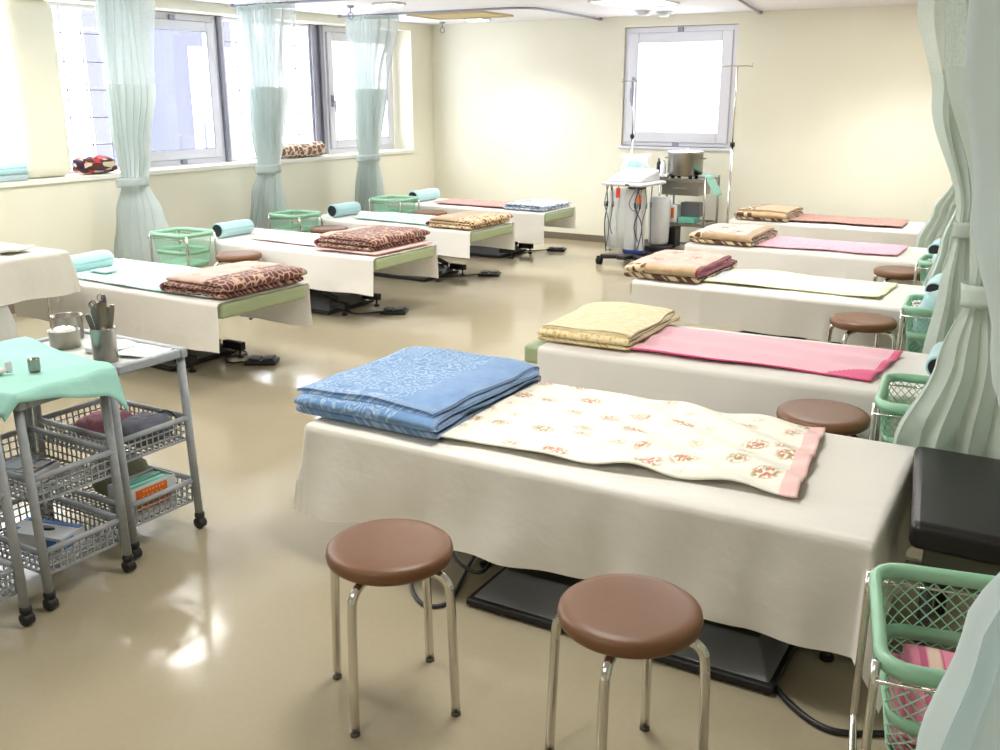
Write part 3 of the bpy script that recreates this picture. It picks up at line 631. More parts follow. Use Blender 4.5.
# left ones: fold at the aisle end (+x)
blanket((-4.35, 4.12, Z0), PI, (.49, .68), 3, .038, 'folded rose blanket with maroon wishbone border on nearest left bed', ['rosebeige', 'maroon_wishbone', 'maroonedge'], lambda k, xf, yf, s_: (2 if (xf > .96) else 1 if (k < 1.3 or xf < .30) else 0), seed=6, shrink=-.004, sag=.004)
towel('cream_towel', [(-4.93, 5.47), (-4.335, 5.47), (-4.335, 6.17), (-4.93, 6.17)], 'folded cream towel under the maroon blanket on the second left bed', 'towel', ['pinkband'], seed=10, amp=.001, z=BZ+.019, nu=20, nv=20).modifiers['s'].thickness = .013
blanket((-4.64, 5.82, Z0+.022), PI, (.52, .70), 3, .038, 'folded maroon patterned blanket on the second left bed', ['rosebeige', 'maroon_wishbone', 'maroonedge'], lambda k, xf, yf, s_: (2 if (xf > .96) else 1 if (k < 1.3 or xf < .8) else 0), seed=7, shrink=-.004)
blanket((-4.72, 7.31, Z0), PI, (.46, .68), 3, .032, 'folded tan blanket with brown scallop border on third left bed', ['tan', 'brown_scallop', 'maroonedge'], lambda k, xf, yf, s_: (2 if (xf > .97) else 1 if (k < 1.0 or xf < .4) else 0), seed=8, shrink=-.004)
blanket((-4.83, 8.76, Z0), PI, (.46, .60), 3, .026, 'folded white and blue grey towel blanket on farthest left bed', ['bluegrey'], lambda *a_: 0, seed=9, sag=.01)
# roll pillows
rollpillow(-5.62, 4.0, BZ+.005, .1, 'light blue roll pillow partly behind the white covered table', L=.42)
rollpillow(-6.02, 5.72, BZ+.006, .02, 'light blue roll pillow with black end on the second left bed', L=.36)
rollpillow(-6.12, 7.25, BZ+.006, .0, 'light blue roll pillow with black end on the third left bed', L=.36)
rollpillow(-6.25, 8.76, BZ+.006, .0, 'aqua roll pillow on the farthest left bed', L=.44)
rollpillow(-.44, 4.35, BZ+.006, .05, 'light blue roll pillow of second right bed, beside the curtain', L=.3, r=.05)
rollpillow(-.69, 6.12, BZ+.006, .0, 'aqua roll pillow of third right bed, behind a green basket', L=.36, r=.05)
rollpillow(-.90, 7.7, BZ+.006, .0, 'aqua roll pillow of fourth right bed, farther from the viewer', L=.36, r=.05)
rollpillow(-1.13, 9.22, BZ+.006, .0, 'green roll pillow with black end on the bed by the back wall', L=.36, r=.055)
# foot switches
footswitch(-4.33, 4.27, .55, [(-4.5, 4.16), (-4.62, 4.25), (-4.56, 4.36), (-4.68, 4.40), (-4.85, 4.15)], 'black foot switch on the floor beside the nearest left bed')
footswitch(-4.49, 5.86, .45, [(-4.7, 5.68), (-4.85, 5.72), (-5.05, 5.80)], 'black foot switch on the floor beside the second left bed')
footswitch(-4.71, 7.62, .4, [(-4.9, 7.45), (-5.05, 7.3), (-5.2, 7.3)], 'black foot switch on the floor beside the third left bed')
footswitch(-4.86, 9.24, .3, [(-5.05, 9.1), (-5.2, 9.0), (-5.3, 8.9)], 'black foot switch on the floor beside the farthest left bed')

# ------------------------------------------------------------------ stools
def make_stool(x, y, rz, label):
    t = empty('round_stool', (x, y, 0), rz, label, 'stool', 'brown round stools')
    b = MB(); R = .172; zt = .475
    b.lathe([(0, zt-.045), (R*.93, zt-.045), (R*.985, zt-.036), (R, zt-.022), (R*.985, zt-.009), (R*.93, zt-.002), (R*.8, zt+.001), (R*.5, zt+.002), (0, zt+.002)], 48); b.build('seat', 'brown', t)
    b = MB(); b.lathe([(0, zt-.058), (.10, zt-.058), (.10, zt-.046), (0, zt-.046)], 24); b.build('seat_plate', 'darkmetal', t)
    for k in range(4):
        a_ = PI/4+k*PI/2; c_, s_ = cos(a_), sin(a_)
        pr = [(.06, zt-.057), (.13, zt-.058), (.158, zt-.063), (.177, zt-.080), (.185, zt-.11), (.190, .25), (.197, .012)]
        b = MB(); b.tube([(r*c_, r*s_, z) for r, z in pr], .0125, 12, smoothpts=5); lg = b.build('leg', 'chrome', t)
        b = MB(); b.lathe([(.0, 0), (.0135, 0), (.0135, .010), (.012, .012)], 12, (.197*c_, .197*s_, 0)); b.build('rubber_foot', 'footrubber', lg)
    return t
st = make_stool(-1.485, 1.885, -.70, 'round brown stool standing alone in front of nearest bed, the left one')
def stool_at(x, y, rz, label):
    c = copy_tree(st); c.location = (x, y, 0); c.rotation_euler = (0, 0, rz); c['label'] = label
stool_at(-.795, 1.915, .91, 'round brown stool at the right in front of the nearest bed')
stool_at(-.755, 3.64, .3, 'round brown stool between the nearest bed and second right bed')
stool_at(-.955, 5.38, .5, 'round brown stool between second and third right beds')
stool_at(-1.05, 7.08, .4, 'round brown stool between third and fourth right beds')
stool_at(-5.47, 5.23, .3, 'round brown stool between the first and second left beds')
stool_at(-5.86, 6.72, .5, 'round brown stool between the second and third left beds')
stool_at(-5.78, 8.20, .2, 'round brown stool between the third and fourth left beds')

# ------------------------------------------------------------------ green baskets on chrome stands
def rr_pts(w_, d_, r, n):
    """n points round a rounded rectangle, with the walk length"""
    segs = []; hw, hd = w_/2-r, d_/2-r; pts = []
    P = []
    for (cx, cy, a0) in ((hw, hd, 0), (-hw, hd, PI/2), (-hw, -hd, PI), (hw, -hd, 3*PI/2)):
        for k in range(9): a_ = a0+PI/2*k/8; P.append((cx+r*cos(a_), cy+r*sin(a_)))
    P.append(P[0]); L = [0]
    for i in range(1, len(P)): L.append(L[-1]+math.dist(P[i], P[i-1]))
    out = []
    for k in range(n):
        s_ = L[-1]*k/n; i = max(j for j in range(len(L)-1) if L[j] <= s_+1e-9); f = (s_-L[i])/max(L[i+1]-L[i], 1e-9)
        out.append((P[i][0]*(1-f)+P[i+1][0]*f, P[i][1]*(1-f)+P[i+1][1]*f))
    return out
def lattice_wall(W0, D0, W1, D1, r, z0, z1, n, rows, diamond=True):
    b = MB(); a0 = rr_pts(W0, D0, r, n*2); a1 = rr_pts(W1, D1, r, n*2); vs = []
    m = rows*2 if diamond else rows
    for j in range(m+1):
        f = j/m
        for i in range(n*2): vs.append((a0[i][0]*(1-f)+a1[i][0]*f, a0[i][1]*(1-f)+a1[i][1]*f, z0+(z1-z0)*f))
    fs = []; N2 = n*2; I = lambda i, j: j*N2+i % N2
    if diamond:
        for j in range(0, m+1):
            for i in range(N2):
                if (i+j) % 2 == 0: continue
                if j == 0: fs.append((I(i-1, 0), I(i+1, 0), I(i, 1)))
                elif j == m: fs.append((I(i, m-1), I(i+1, m), I(i-1, m)))
                else: fs.append((I(i-1, j), I(i, j-1), I(i+1, j), I(i, j+1)))
        # keep only even lattice vertices used
    else:
        for j in range(m):
            for i in range(N2): fs.append((I(i, j), I(i+1, j), I(i+1, j+1), I(i, j+1)))
    used = sorted({k for f in fs for k in f}); mp = {k: q for q, k in enumerate(used)}
    b.add([vs[k] for k in used], [tuple(mp[k] for k in f) for f in fs]); return b
def make_basket(x, y, rz, label, zr=.53, W=.40, D=.29, Hb=.27):
    t = empty('laundry_basket', (x, y, 0), rz, label, 'basket', 'green plastic baskets on chrome stands')
    zb = zr-Hb; tp = .82
    def dim(z): f = (z-zb)/Hb; return (W*(tp+(1-tp)*f), D*(tp+(1-tp)*f))
    def band(za, zb_, n, rows, name, dia):
        lattice_wall(*dim(za), *dim(zb_), .055, za, zb_, n, rows, dia).build(name, 'basket', t, wire=.005)
    band(zr-.135, zr-.012, 46, 4, 'upper_lattice', True)
    b = MB(); p0 = rr_pts(*dim(zr-.165), .055, 60); p1 = rr_pts(*dim(zr-.132), .055, 60)
    b.add([(p[0], p[1], zr-.165) for p in p0]+[(p[0], p[1], zr-.132) for p in p1], [(i, (i+1) % 60, 60+(i+1) % 60, 60+i) for i in range(60)], 0, True); b.build('middle_band', 'basket', t, solid=.004)
    band(zb+.03, zr-.165, 40, 3, 'lower_lattice', True)
    b = MB(); p0 = rr_pts(*dim(zb), .05, 60); p1 = rr_pts(*dim(zb+.032), .055, 60)
    b.add([(p[0]*.96, p[1]*.96, zb) for p in p0]+[(p[0], p[1], zb+.032) for p in p1], [(i, (i+1) % 60, 60+(i+1) % 60, 60+i) for i in range(60)]+[tuple(range(59, -1, -1))], 0, True); b.build('bottom_tray', 'basket', t, solid=.004)
    b = MB(); P = rr_pts(W+.012, D+.012, .06, 60); prof = [(-.012, -.026), (-.012, -.004), (-.004, .004), (.008, .004), (.014, -.004), (.014, -.028)]
    vs = []; n = 60
    for i, (px, py) in enumerate(P):
        q = Vector((P[(i+1) % n][0]-P[i-1][0], P[(i+1) % n][1]-P[i-1][1])).normalized(); nx, ny = q.y, -q.x
        for (a_, z_) in prof: vs.append((px+nx*a_, py+ny*a_, zr+z_))
    m_ = len(prof); fs = [(i*m_+k, ((i+1) % n)*m_+k, ((i+1) % n)*m_+(k+1) % m_, i*m_+(k+1) % m_) for i in range(n) for k in range(m_)]
    b.add(vs, fs, 0, True); b.build('rim', 'basket', t)
    for sx in (-1, 1):   # chrome stand: crossed tubes at each end
        b = MB(); xx = sx*(W/2+.016); hd = D/2-.02
        for sy in (-1, 1):
            b.tube([(xx, sy*hd, zr-.012), (xx, sy*hd, .25), (xx, sy*hd*.8, .19), (xx+sy*.006, -sy*hd*.75, .03), (xx+sy*.006, -sy*hd*.95, .012)], .009, 8, smoothpts=4)
        b.build('stand_frame', 'chrome', t)
    for sy in (-1, 1):
        b = MB(); b.tube([(-W/2-.03, sy*(hd-.01), .012), (W/2+.03, sy*(hd-.01), .012)], .008, 8); b.build('floor_bar', 'chrome', t)
        b = MB(); b.tube([(-W/2-.014, sy*(hd+.022), zr-.045), (W/2+.014, sy*(hd+.022), zr-.045)], .004, 8); b.build('stand_bar', 'chrome', t)
    return t
make_basket(-.075, 2.01, .22, 'largest green basket in the right foreground holding a pink striped towel', zr=.60, W=.36, D=.42)
make_basket(-.39, 3.67, .1, 'green plastic basket between nearest and second right beds, half behind the curtain', zr=.60, W=.32, D=.40)
make_basket(-.585, 5.36, .08, 'green basket holding an aqua towel beside the third right bed', zr=.60, W=.30, D=.36)
make_basket(-.735, 6.86, .0, 'green basket beside the fourth right bed, mostly behind the curtain', zr=.60, W=.30, D=.32)
make_basket(-6.06, 5.22, .0, 'green basket behind the nearest left curtain, below the window wall', zr=.60, W=.38, D=.32)
make_basket(-6.26, 6.72, .0, 'green basket between the second and third left beds', zr=.58, W=.34, D=.34)
make_basket(-6.18, 8.12, .0, 'green basket between the third and fourth left beds', zr=.60, W=.36, D=.36)
# contents
t = blanket((-.075, 2.01, .338), .22, (.27, .32), 4, .030, 'pink striped towel folded inside the foreground basket', ['pinkstripe', 'hotpink'], lambda k, xf, yf, s_: 1 if k < .9 else 0, name='striped_towel', seed=11, shrink=.003, cat='towel')
def lump(name, loc, size, mat_, label, cat, seed=0, amp=.25):
    def F(u, v):
        th = PI*u; ph = 2*PI*v; r = 1+amp*nz(cos(ph)*sin(th), sin(ph)*sin(th)+cos(th), seed)*.6
        sg = lambda q: math.copysign(abs(q)**.7, q)
        return (size[0]/2*sg(sin(th)*cos(ph))*r, size[1]/2*sg(sin(th)*sin(ph))*r, size[2]/2*(1+sg(cos(th))*(r if cos(th) > 0 else 1)))
    b = MB(); b.grid(F, 20, 28, 0, lambda u, v: (u*.3, v*.6)); o = b.build(name, mat_); o.location = loc; return tag(o, label, cat)
lump('aqua_towel', (-.585, 5.36, .36), (.2, .26, .30), 'rollblue', 'crumpled aqua towel inside the basket beside the third right bed', 'towel', 3)
lump('aqua_towel', (-.735, 6.86, .36), (.2, .22, .29), 'rollblue', 'crumpled aqua towel inside the basket beside the fourth right bed', 'towel', 5)

# ------------------------------------------------------------------ curtains
def curtain(cx, cy, prof, label, tie, zmesh, zbot, n=9, seed=0, amp=.05, matc='curtain', rail_z=ZC-.03, group='aqua ward curtains', meshmat='net'):
    """prof: (z, xleft, xright) rows, top to bottom"""
    t = empty('ward_curtain', (cx, cy, 0), 0, label, 'curtain', group)
    def ext(z):
        if z >= prof[0][0]: return prof[0][1], prof[0][2]
        for (z1, a1, b1), (z2, a2, b2) in zip(prof, prof[1:]):
            if z <= z1 and z >= z2:
                f = (z1-z)/(z1-z2); f = f*f*(3-2*f); return a1+(a2-a1)*f, b1+(b2-b1)*f
        return prof[-1][1], prof[-1][2]
    def F(za, zb_, layer):
        def g(u, v):
            z = za+(zb_-za)*v; xl, xr = ext(z); w_ = xr-xl
            nt_ = abs(z-tie); am = amp*(.35+min(1, nt_/.35)*.65)*(1+.25*sin(z*5+u*9+seed))
            ph = 2*PI*n*u+seed+.5*sin(z*2.1+seed)
            x_ = xl+w_*(u+.018*sin(2*ph)+.015*sin(u*11+z*3+seed)); y_ = am*sin(ph)+layer+am*.5*sin(u*7+seed+z*1.5)
            # the gathered cloth bulges as a rounded bundle
            y_ -= (.25*w_)*sin(PI*u)*.6
            return (x_-cx, y_, z)
        return g
    nu = n*12
    b = MB(); b.grid(F(zmesh, zbot, 0), nu, 44, 0, lambda u, v: (u*2, v*(zmesh-zbot))); b.build('cloth_panel', matc, t)
    b = MB(); b.grid(F(rail_z-.02, zmesh, .0), nu, 12, 0, lambda u, v: (u*2, v*(rail_z-zmesh))); b.build('net_panel', meshmat, t)
    b = MB(); b.grid(F(rail_z, rail_z-.035, -.002), nu, 2, 0, lambda u, v: (u*2, v*.1)); b.build('heading_tape', matc, t)
    xl, xr = ext(tie); w_ = (xr-xl)/2; xc = (xl+xr)/2-cx
    b = MB(); k = 40; vs = []; fs = []
    for j in range(5):
        zz = tie-.035+.07*j/4
        for i in range(k): a_ = 2*PI*i/k; vs.append((xc+(w_+.012+.004*sin(3*a_+j))*cos(a_), -.25*w_*.6+(amp*.75+.018+w_*.35)*sin(a_)*1.0, zz+.01*cos(a_)))
    for j in range(4):
        for i in range(k): fs.append((j*k+i, j*k+(i+1) % k, (j+1)*k+(i+1) % k, (j+1)*k+i))
    b.add(vs, fs, 0, True); b.build('tieback', matc, t, solid=.006)
    for i in range(n):
        ph = (i+.25)/n; xl, xr = ext(rail_z); x_ = xl+(xr-xl)*ph-cx
        b = MB(); b.tube([(x_, 0, rail_z-.01), (x_, 0, ZC-.012)], .004, 6); b.obox((x_, 0, ZC-.014), (.016, .02, .012)); b.build('rail_hook', 'alu_dark', t)
    return t
curtain(-6.55, 5.3, [(2.4, -6.83, -6.24), (1.72, -6.84, -6.30), (1.2, -6.80, -6.45), (.95, -6.79, -6.52), (.7, -6.90, -6.42), (.32, -7.0, -6.25)], 'aqua curtain tied beside the nearest left bed, left of window', .95, 1.70, .28, 8, 1, matc='curtain_left', meshmat='net_left')
curtain(-6.55, 6.8, [(2.4, -6.84, -6.22), (1.70, -6.79, -6.34), (1.2, -6.76, -6.44), (.96, -6.74, -6.50), (.7, -6.84, -6.48), (.32, -6.92, -6.45)], 'aqua curtain tied between second and third left beds', .96, 1.69, .28, 8, 2, matc='curtain_left', meshmat='net_left')
curtain(-6.55, 8.3, [(2.4, -6.84, -6.2), (1.68, -6.78, -6.38), (1.2, -6.77, -6.45), (.98, -6.75, -6.50), (.7, -6.78, -6.46), (.35, -6.82, -6.42)], 'aqua curtain tied at the farthest left window', .98, 1.68, .3, 8, 3, matc='curtain_left', meshmat='net_left')
curtain(-.1, 3.42, [(2.4, -.56, .25), (1.75, -.45, .22), (1.3, -.33, .15), (1.03, -.30, -.10), (.8, -.365, .1), (.5, -.46, .2), (.2, -.52, .25)], 'aqua curtain behind the black bench, tied, second nearest on the right', 1.03, 1.72, .18, 6, 4)
curtain(-.3, 4.95, [(2.4, -.85, -.05), (2.04, -.77, -.08), (1.61, -.67, -.15), (1.1, -.52, -.28), (1.04, -.51, -.36), (.74, -.55, -.2), (.44, -.58, -.15), (.2, -.6, -.1)], 'aqua curtain whose tied cloth hangs left of the second nearest right curtain', 1.045, 1.72, .18, 6, 5)
curtain(-.55, 6.45, [(2.4, -.82, -.3), (1.7, -.74, -.4), (1.04, -.68, -.5), (.75, -.76, -.4), (.4, -.84, -.35), (.2, -.88, -.3)], 'aqua curtain between the third and fourth right beds, mostly hidden', 1.04, 1.70, .18, 8, 6)
curtain(-.7, 8.35, [(2.4, -.86, -.4), (1.7, -.84, -.5), (1.0, -.93, -.7), (.76, -1.06, -.6), (.5, -1.16, -.55), (.2, -1.22, -.5)], 'farthest right aqua curtain beside the bed by the back wall', 1.03, 1.70, .18, 8, 7)
curtain(.1, 1.40, [(2.4, -.19, .55), (1.75, -.175, .5), (1.68, -.17, .48), (1.5, -.135, .42), (1.31, -.085, .35), (1.08, .0, .2), (.9, -.062, .3), (.68, -.10, .4), (.2, -.17, .5)], 'pale blue curtain nearest the viewer, filling the right edge', 1.08, 1.80, .12, 7, 8, amp=.035, matc='curtain_blue')

# ------------------------------------------------------------------ black bench
t = empty('black_bench', (0, 3.0, 0), .0, 'black vinyl bench at the right end of the nearest bed', 'bench')
b = MB(); b.add([(-.285, -.40, .46), (.35, -.40, .46), (.35, .25, .46), (-.375, .25, .46), (-.285, -.40, .54), (.35, -.40, .54), (.35, .25, .54), (-.375, .25, .54)], [(3, 2, 1, 0), (4, 5, 6, 7), (0, 1, 5, 4), (1, 2, 6, 5), (2, 3, 7, 6), (3, 0, 4, 7)]); b.build('seat', 'blackvinyl', t, bevel=.022, seg=5)
b = MB(); b.box(-.25, .32, -.37, .22, .36, .459); b.build('seat_frame', 'olive', t, bevel=.004)
for sx in (-.23, .28):
    for sy in (-.33, .18):
        b = MB(); b.tube([(sx, sy, .36), (sx, sy, .0)], .018, 10); b.build('leg', 'darkmetal', t)

# ------------------------------------------------------------------ cords by the nearest bed
b = MB(); b.tube([(-.72, 2.62, .11), (-.70, 2.60, .07), (-.62, 2.53, .012), (-.51, 2.41, .009), (-.39, 2.35, .009), (-.26, 2.41, .009), (-.1, 2.5, .009)], .009, 8, smoothpts=8); b.obox((-.74, 2.60, .13), (.07, .05, .06), rz=.4); o = b.build('power_cord', 'black'); tag(o, 'black power cord curving over the floor under the foreground basket', 'cord')
b = MB(); b.tube([(-1.95, 2.75, .008), (-1.86, 2.50, .008), (-1.80, 2.40, .008), (-1.70, 2.33, .009), (-1.64, 2.38, .009), (-1.68, 2.52, .01), (-1.72, 2.65, .02), (-1.78, 2.85, .02)], .007, 8, smoothpts=8)
b.tube([(-1.9, 2.8, .03), (-1.75, 2.6, .045), (-1.62, 2.55, .05), (-1.66, 2.7, .04), (-1.8, 2.9, .02)], .007, 8, smoothpts=8); o = b.build('cable_loop', 'darkmetal'); tag(o, 'looped grey cable on the floor behind the left foreground stool', 'cable')

# ------------------------------------------------------------------ trolleys
def lattice_rect(b, o, U, V, nu, nv, bar=.0045, th=.004):
    """square-hole lattice between o, o+U, o+V built from flat bars"""
    o, U, V = Vector(o), Vector(U), Vector(V); nrm = U.cross(V).normalized()*th/2; u, v = U.normalized(), V.normalized()
    def bar_(p, q, side, w_):
        s_ = side*w_/2; vs = [p-s_-nrm, p+s_-nrm, q+s_-nrm, q-s_-nrm, p-s_+nrm, p+s_+nrm, q+s_+nrm, q-s_+nrm]
        b.add(vs, [(3, 2, 1, 0), (4, 5, 6, 7), (0, 1, 5, 4), (1, 2, 6, 5), (2, 3, 7, 6), (3, 0, 4, 7)])
    for i in range(nu+1): bar_(o+U*(i/nu), o+U*(i/nu)+V, u, bar)
    for j in range(nv+1): bar_(o+V*(j/nv), o+V*(j/nv)+U, v, bar*(2 if j in (0, nv) else 1))
def make_trolley(x, y, label):
    """origin under the aisle-side middle; extends to -x. width .33 (y), length .47"""
    t = empty('storage_trolley', (x, y, 0), 0, label, 'trolley', 'slim grey storage trolleys')
    hw = .155; L = .47; ZT = .725
    for ix, xx in enumerate((0, -L)):
        for sy in (-1, 1):
            b = MB(); sp = .013 if ix == 0 else -.013; b.tube([(xx+sp, sy*hw, .05), (xx-sp, sy*hw, ZT-.02)], .0155, 12); lg = b.build('leg', 'trolley', t)
            b = MB(); b.lathe([(.0, .044), (.019, .046), (.020, .062), (.014, .07)], 12, (xx+sp, sy*hw, 0)); b.tube([(xx+sp, sy*hw-.017, .024), (xx+sp, sy*hw+.017, .024)], .022, 14); b.build('caster', 'rubber', lg, bevel=.003)
    b = MB()  # top frame
    for sy in (-1, 1): b.box(-L-.12, .016, sy*hw-.016, sy*hw+.016, ZT-.034, ZT+.004)
    b.box(-.016, .016, -hw+.016, hw-.016, ZT-.03, ZT+.003); b.box(-L-.12, -L-.09, -hw+.016, hw-.016, ZT-.03, ZT+.003); b.build('top_frame', 'trolley', t, bevel=.008, seg=3)
    b = MB(); b.box(-L-.09, -.016, -hw+.016, hw-.016, ZT-.02, ZT-.008); b.build('top_tray', 'traytop', t)
    for zr in (.455, .20):
        k = empty('basket', (0, 0, 0)); k.parent = t
        b = MB(); a = hw-.012; x0_, x1_ = -L+.012, -.006; dz = .085; tp = .018
        n1, n2 = 17, 11
        lattice_rect(b, (x0_, -a, zr-dz), (x1_-x0_, 0, 0), (0, -.004, dz), n1, 3)
        lattice_rect(b, (x0_, a, zr-dz), (x1_-x0_, 0, 0), (0, .004, dz), n1, 3)
        lattice_rect(b, (x0_, -a, zr-dz), (0, 2*a, 0), (-.004, 0, dz), n2, 3)
        lattice_rect(b, (x1_, -a, zr-dz), (0, 2*a, 0), (.004, 0, dz), n2, 3)
        lattice_rect(b, (x0_, -a, zr-dz), (x1_-x0_, 0, 0), (0, 2*a, 0), n1, n2)
        b.build('basket_mesh', 'trolley', k)
        b = MB(); b.tube([(x0_-.006, -hw, zr), (x1_+.006, -hw, zr)], .011, 8); b.tube([(x0_-.006, hw, zr), (x1_+.006, hw, zr)], .011, 8); b.tube([(x0_-.006, -hw, zr), (x0_-.006, hw, zr)], .011, 8); b.tube([(x1_+.006, -hw, zr), (x1_+.006, hw, zr)], .011, 8)
        b.build('basket_rim', 'trolley', k)
    return t
make_trolley(-2.82, 2.222, 'grey storage trolley farthest of three, steel tool cup and papers on top')
make_trolley(-2.757, 1.835, 'grey storage trolley in the middle, under the teal cloth')
make_trolley(-2.735, 1.425, 'grey storage trolley nearest the left edge, mostly out of frame')
# teal cloth over the middle trolley
tq = [(-3.38, 1.60), (-2.735, 1.61), (-2.69, 2.02), (-3.38, 2.12)]
def Ft(u, v):
    x_ = tq[0][0]*(1-u)*(1-v)+tq[1][0]*u*(1-v)+tq[2][0]*u*v+tq[3][0]*(1-u)*v; y_ = tq[0][1]*(1-u)*(1-v)+tq[1][1]*u*(1-v)+tq[2][1]*u*v+tq[3][1]*(1-u)*v
    z = .737+.010*(1+nz(x_*1.6, y_*1.6, 4))
    ex = max(0, x_+2.745); z -= ex*1.5
    c1 = max(0, u-.86)/.14*max(0, v-.80)/.20; z -= .07*c1*c1
    e2 = max(0, 1.66-y_); z -= e2*1.2
    return (x_, y_, z)
b = MB(); b.grid(Ft, 70, 60, 0); o = b.build('teal_cloth', 'teal', solid=.003, off=1); tag(o, 'thin teal surgical cloth spread over the middle grey trolley', 'cloth')
def pot(name, x, y, z, r, h, label, cat='pot', lid=False, mat_='steel'):
    b = MB(); b.lathe([(0, 0), (r*.94, 0), (r, .006), (r, h), (r*1.05, h+.002), (r*1.05, h+.005), (r*.96, h+.004), (r*.95, .008), (0, .006)], 32); o = b.build(name, mat_); o.location = (x, y, z); tag(o, label, cat); return o
# things on the farthest trolley top (z .692)
zt = .7175
cup = pot('instrument_cup', -2.935, 2.135, zt, .043, .12, 'tall steel cup full of scissors and forceps on trolley', 'cup')
import itertools
hs = [(-.03, .02, .19, .25), (-.02, .03, .21, .12), (.0, .03, .24, 0), (.01, .01, .22, .05), (.02, -.01, .2, -.2), (.03, -.02, .215, -.12), (-.01, -.02, .2, .08), (.025, .02, .205, -.22), (-.03, 0, .17, .35)]
for k, (dx, dy, h, ti) in enumerate(hs):
    b = MB(); p0 = Vector((dx*.35, dy*.35, .012)); p1 = Vector((dx*.6-ti*.09*.75, dy*.6-ti*.07, h))
    d = (p1-p0).normalized(); side = Vector((.6, .8, 0)).normalized()
    vs = []
    for f_, w_, t_ in ((0, .005, .003), (.5, .006, .003), (.8, .009, .004), (.93, .0095, .004), (1, .006, .004)):
        c_ = p0.lerp(p1, f_); nn = d.cross(side).normalized()
        vs += [c_+side*w_+nn*t_, c_-side*w_+nn*t_, c_-side*w_-nn*t_, c_+side*w_-nn*t_]
    fs = [(a_*4+i, a_*4+(i+1) % 4, (a_+1)*4+(i+1) % 4, (a_+1)*4+i) for a_ in range(4) for i in range(4)]+[(3, 2, 1, 0), (16, 17, 18, 19)]
    b.add(vs, fs); kind = 'tweezers' if k % 3 else 'scissors'
    if k % 3 == 0:
        c_ = p1; b.tube([c_+side*(.009*cos(a_*PI/5))+d*(.012+.012*sin(a_*PI/5)) for a_ in range(10)], .0022, 6, closed=True)
    o = b.build(kind, 'steel' if k % 2 else 'greymetal'); o.location = (-2.935, 2.135, zt)
    tag(o, ('steel scissors' if k % 3 == 0 else 'steel tweezers')+' standing in the tall steel cup', 'medical instrument', 'instruments in the steel cup')
pot('steel_pot', -3.36, 2.29, zt, .056, .085, 'shiny open steel pot at the far end of the trolley, the left one')
p2 = pot('steel_pot', -3.24, 2.19, zt, .055, .062, 'shiny steel pot with white gauze inside, the right one')
lump('gauze', (-3.24, 2.19, zt+.008), (.08, .08, .07), 'offwhite', 'crumpled white gauze filling the right steel pot', 'gauze', 2)
b = MB(); b.lathe([(0, 0), (.028, 0), (.036, .012), (.038, .022), (.034, .023), (.03, .01), (0, .006)], 24, sx=1.2); o = b.build('kidney_dish', 'white'); o.location = (-3.08, 2.20, zt); tag(o, 'small white dish between the steel pots and the tool cup', 'dish')
b = MB(); b.obox((0, 0, .006), (.1, .09, .012)); o = b.build('yellow_packet', 'limeedge', bevel=.003); o.location = (-3.12, 2.30, zt); tag(o, 'flat yellow packet lying behind the white dish', 'packet')
for k, (x, y, rz, w_, h_, m_, lb) in enumerate(((-2.96, 2.31, .12, .22, .10, 'printpaper', 'printed leaflet lying at the far corner of the trolley top'), (-2.905, 2.27, .35, .17, .14, 'printpaper', 'white printed sheet on the trolley, topmost of the papers'), (-3.05, 2.29, -.1, .13, .1, 'printpaper', 'small white paper with blue mark behind the tool cup'))):
    b = MB(); b.grid(lambda u, v: ((u-.5)*w_, (v-.5)*h_, .0015*(1+sin(u*5))), 8, 6, uvf=lambda u, v: (u*w_, v*h_))
    o = b.build('paper', m_, solid=.001); o.location = (x, y, zt+.004+k*.004); o.rotation_euler = (0, 0, rz); tag(o, lb, 'paper')
# things on the teal cloth
pot('metal_cup', -2.925, 1.852, .752, .019, .038, 'small dull metal cup standing on the teal cloth', 'cup')
pot('glass_vial', -2.985, 1.80, .752, .011, .03, 'tiny glass vial beside the small metal cup', 'vial', mat_='white')
lump('cotton_wad', (-3.02, 1.76, .750), (.1, .07, .022), 'sheet_old', 'flat cream gauze pad lying on the teal cloth', 'gauze', 6)
# things in the baskets
lump('pink_cloth', (-3.10, 2.22, .377), (.16, .2, .09), 'pinkcloth', 'bunched dusty pink cloth in upper basket of farthest trolley', 'cloth', 1)
lump('grey_bag', (-2.92, 2.25, .377), (.15, .2, .10), 'greycloth', 'grey cloth pouch in upper basket of farthest trolley', 'pouch', 2)
b = MB(); b.tube([(.06*cos(a_*PI/8), .012, .05*sin(a_*PI/8)) for a_ in range(9)], .004, 6); o = b.build('wire_handle', 'black'); o.location = (-2.88, 2.32, .435); tag(o, 'thin black wire loop sticking up from the grey pouch', 'wire')
lump('olive_bag', (-3.08, 2.25, .122), (.2, .18, .17), 'olivecloth', 'olive cloth bag in lower basket of farthest trolley', 'bag', 3)
t = empty('carton', (-2.90, 2.20, .122), -.02, 'open white carton with orange label holding teal packs', 'box')
b = MB(); x0_, x1_, y0_, y1_, h = -.06, .06, -.105, .105, .125; th = .004
b.box(x0_, x1_, y0_, y1_, 0, th); b.box(x0_, x0_+th, y0_, y1_, th, h); b.box(x1_-th, x1_, y0_, y1_, th, h); b.box(x0_+th, x1_-th, y0_, y0_+th, th, h); b.box(x0_+th, x1_-th, y1_-th, y1_, th, h); b.build('box_body', 'card', t)
b = MB(); b.box(x1_, x1_+.0015, -.075, .065, .03, .115); lab = b.build('label', 'orange', t); lab['label'] = 'orange printed label'
b = MB()
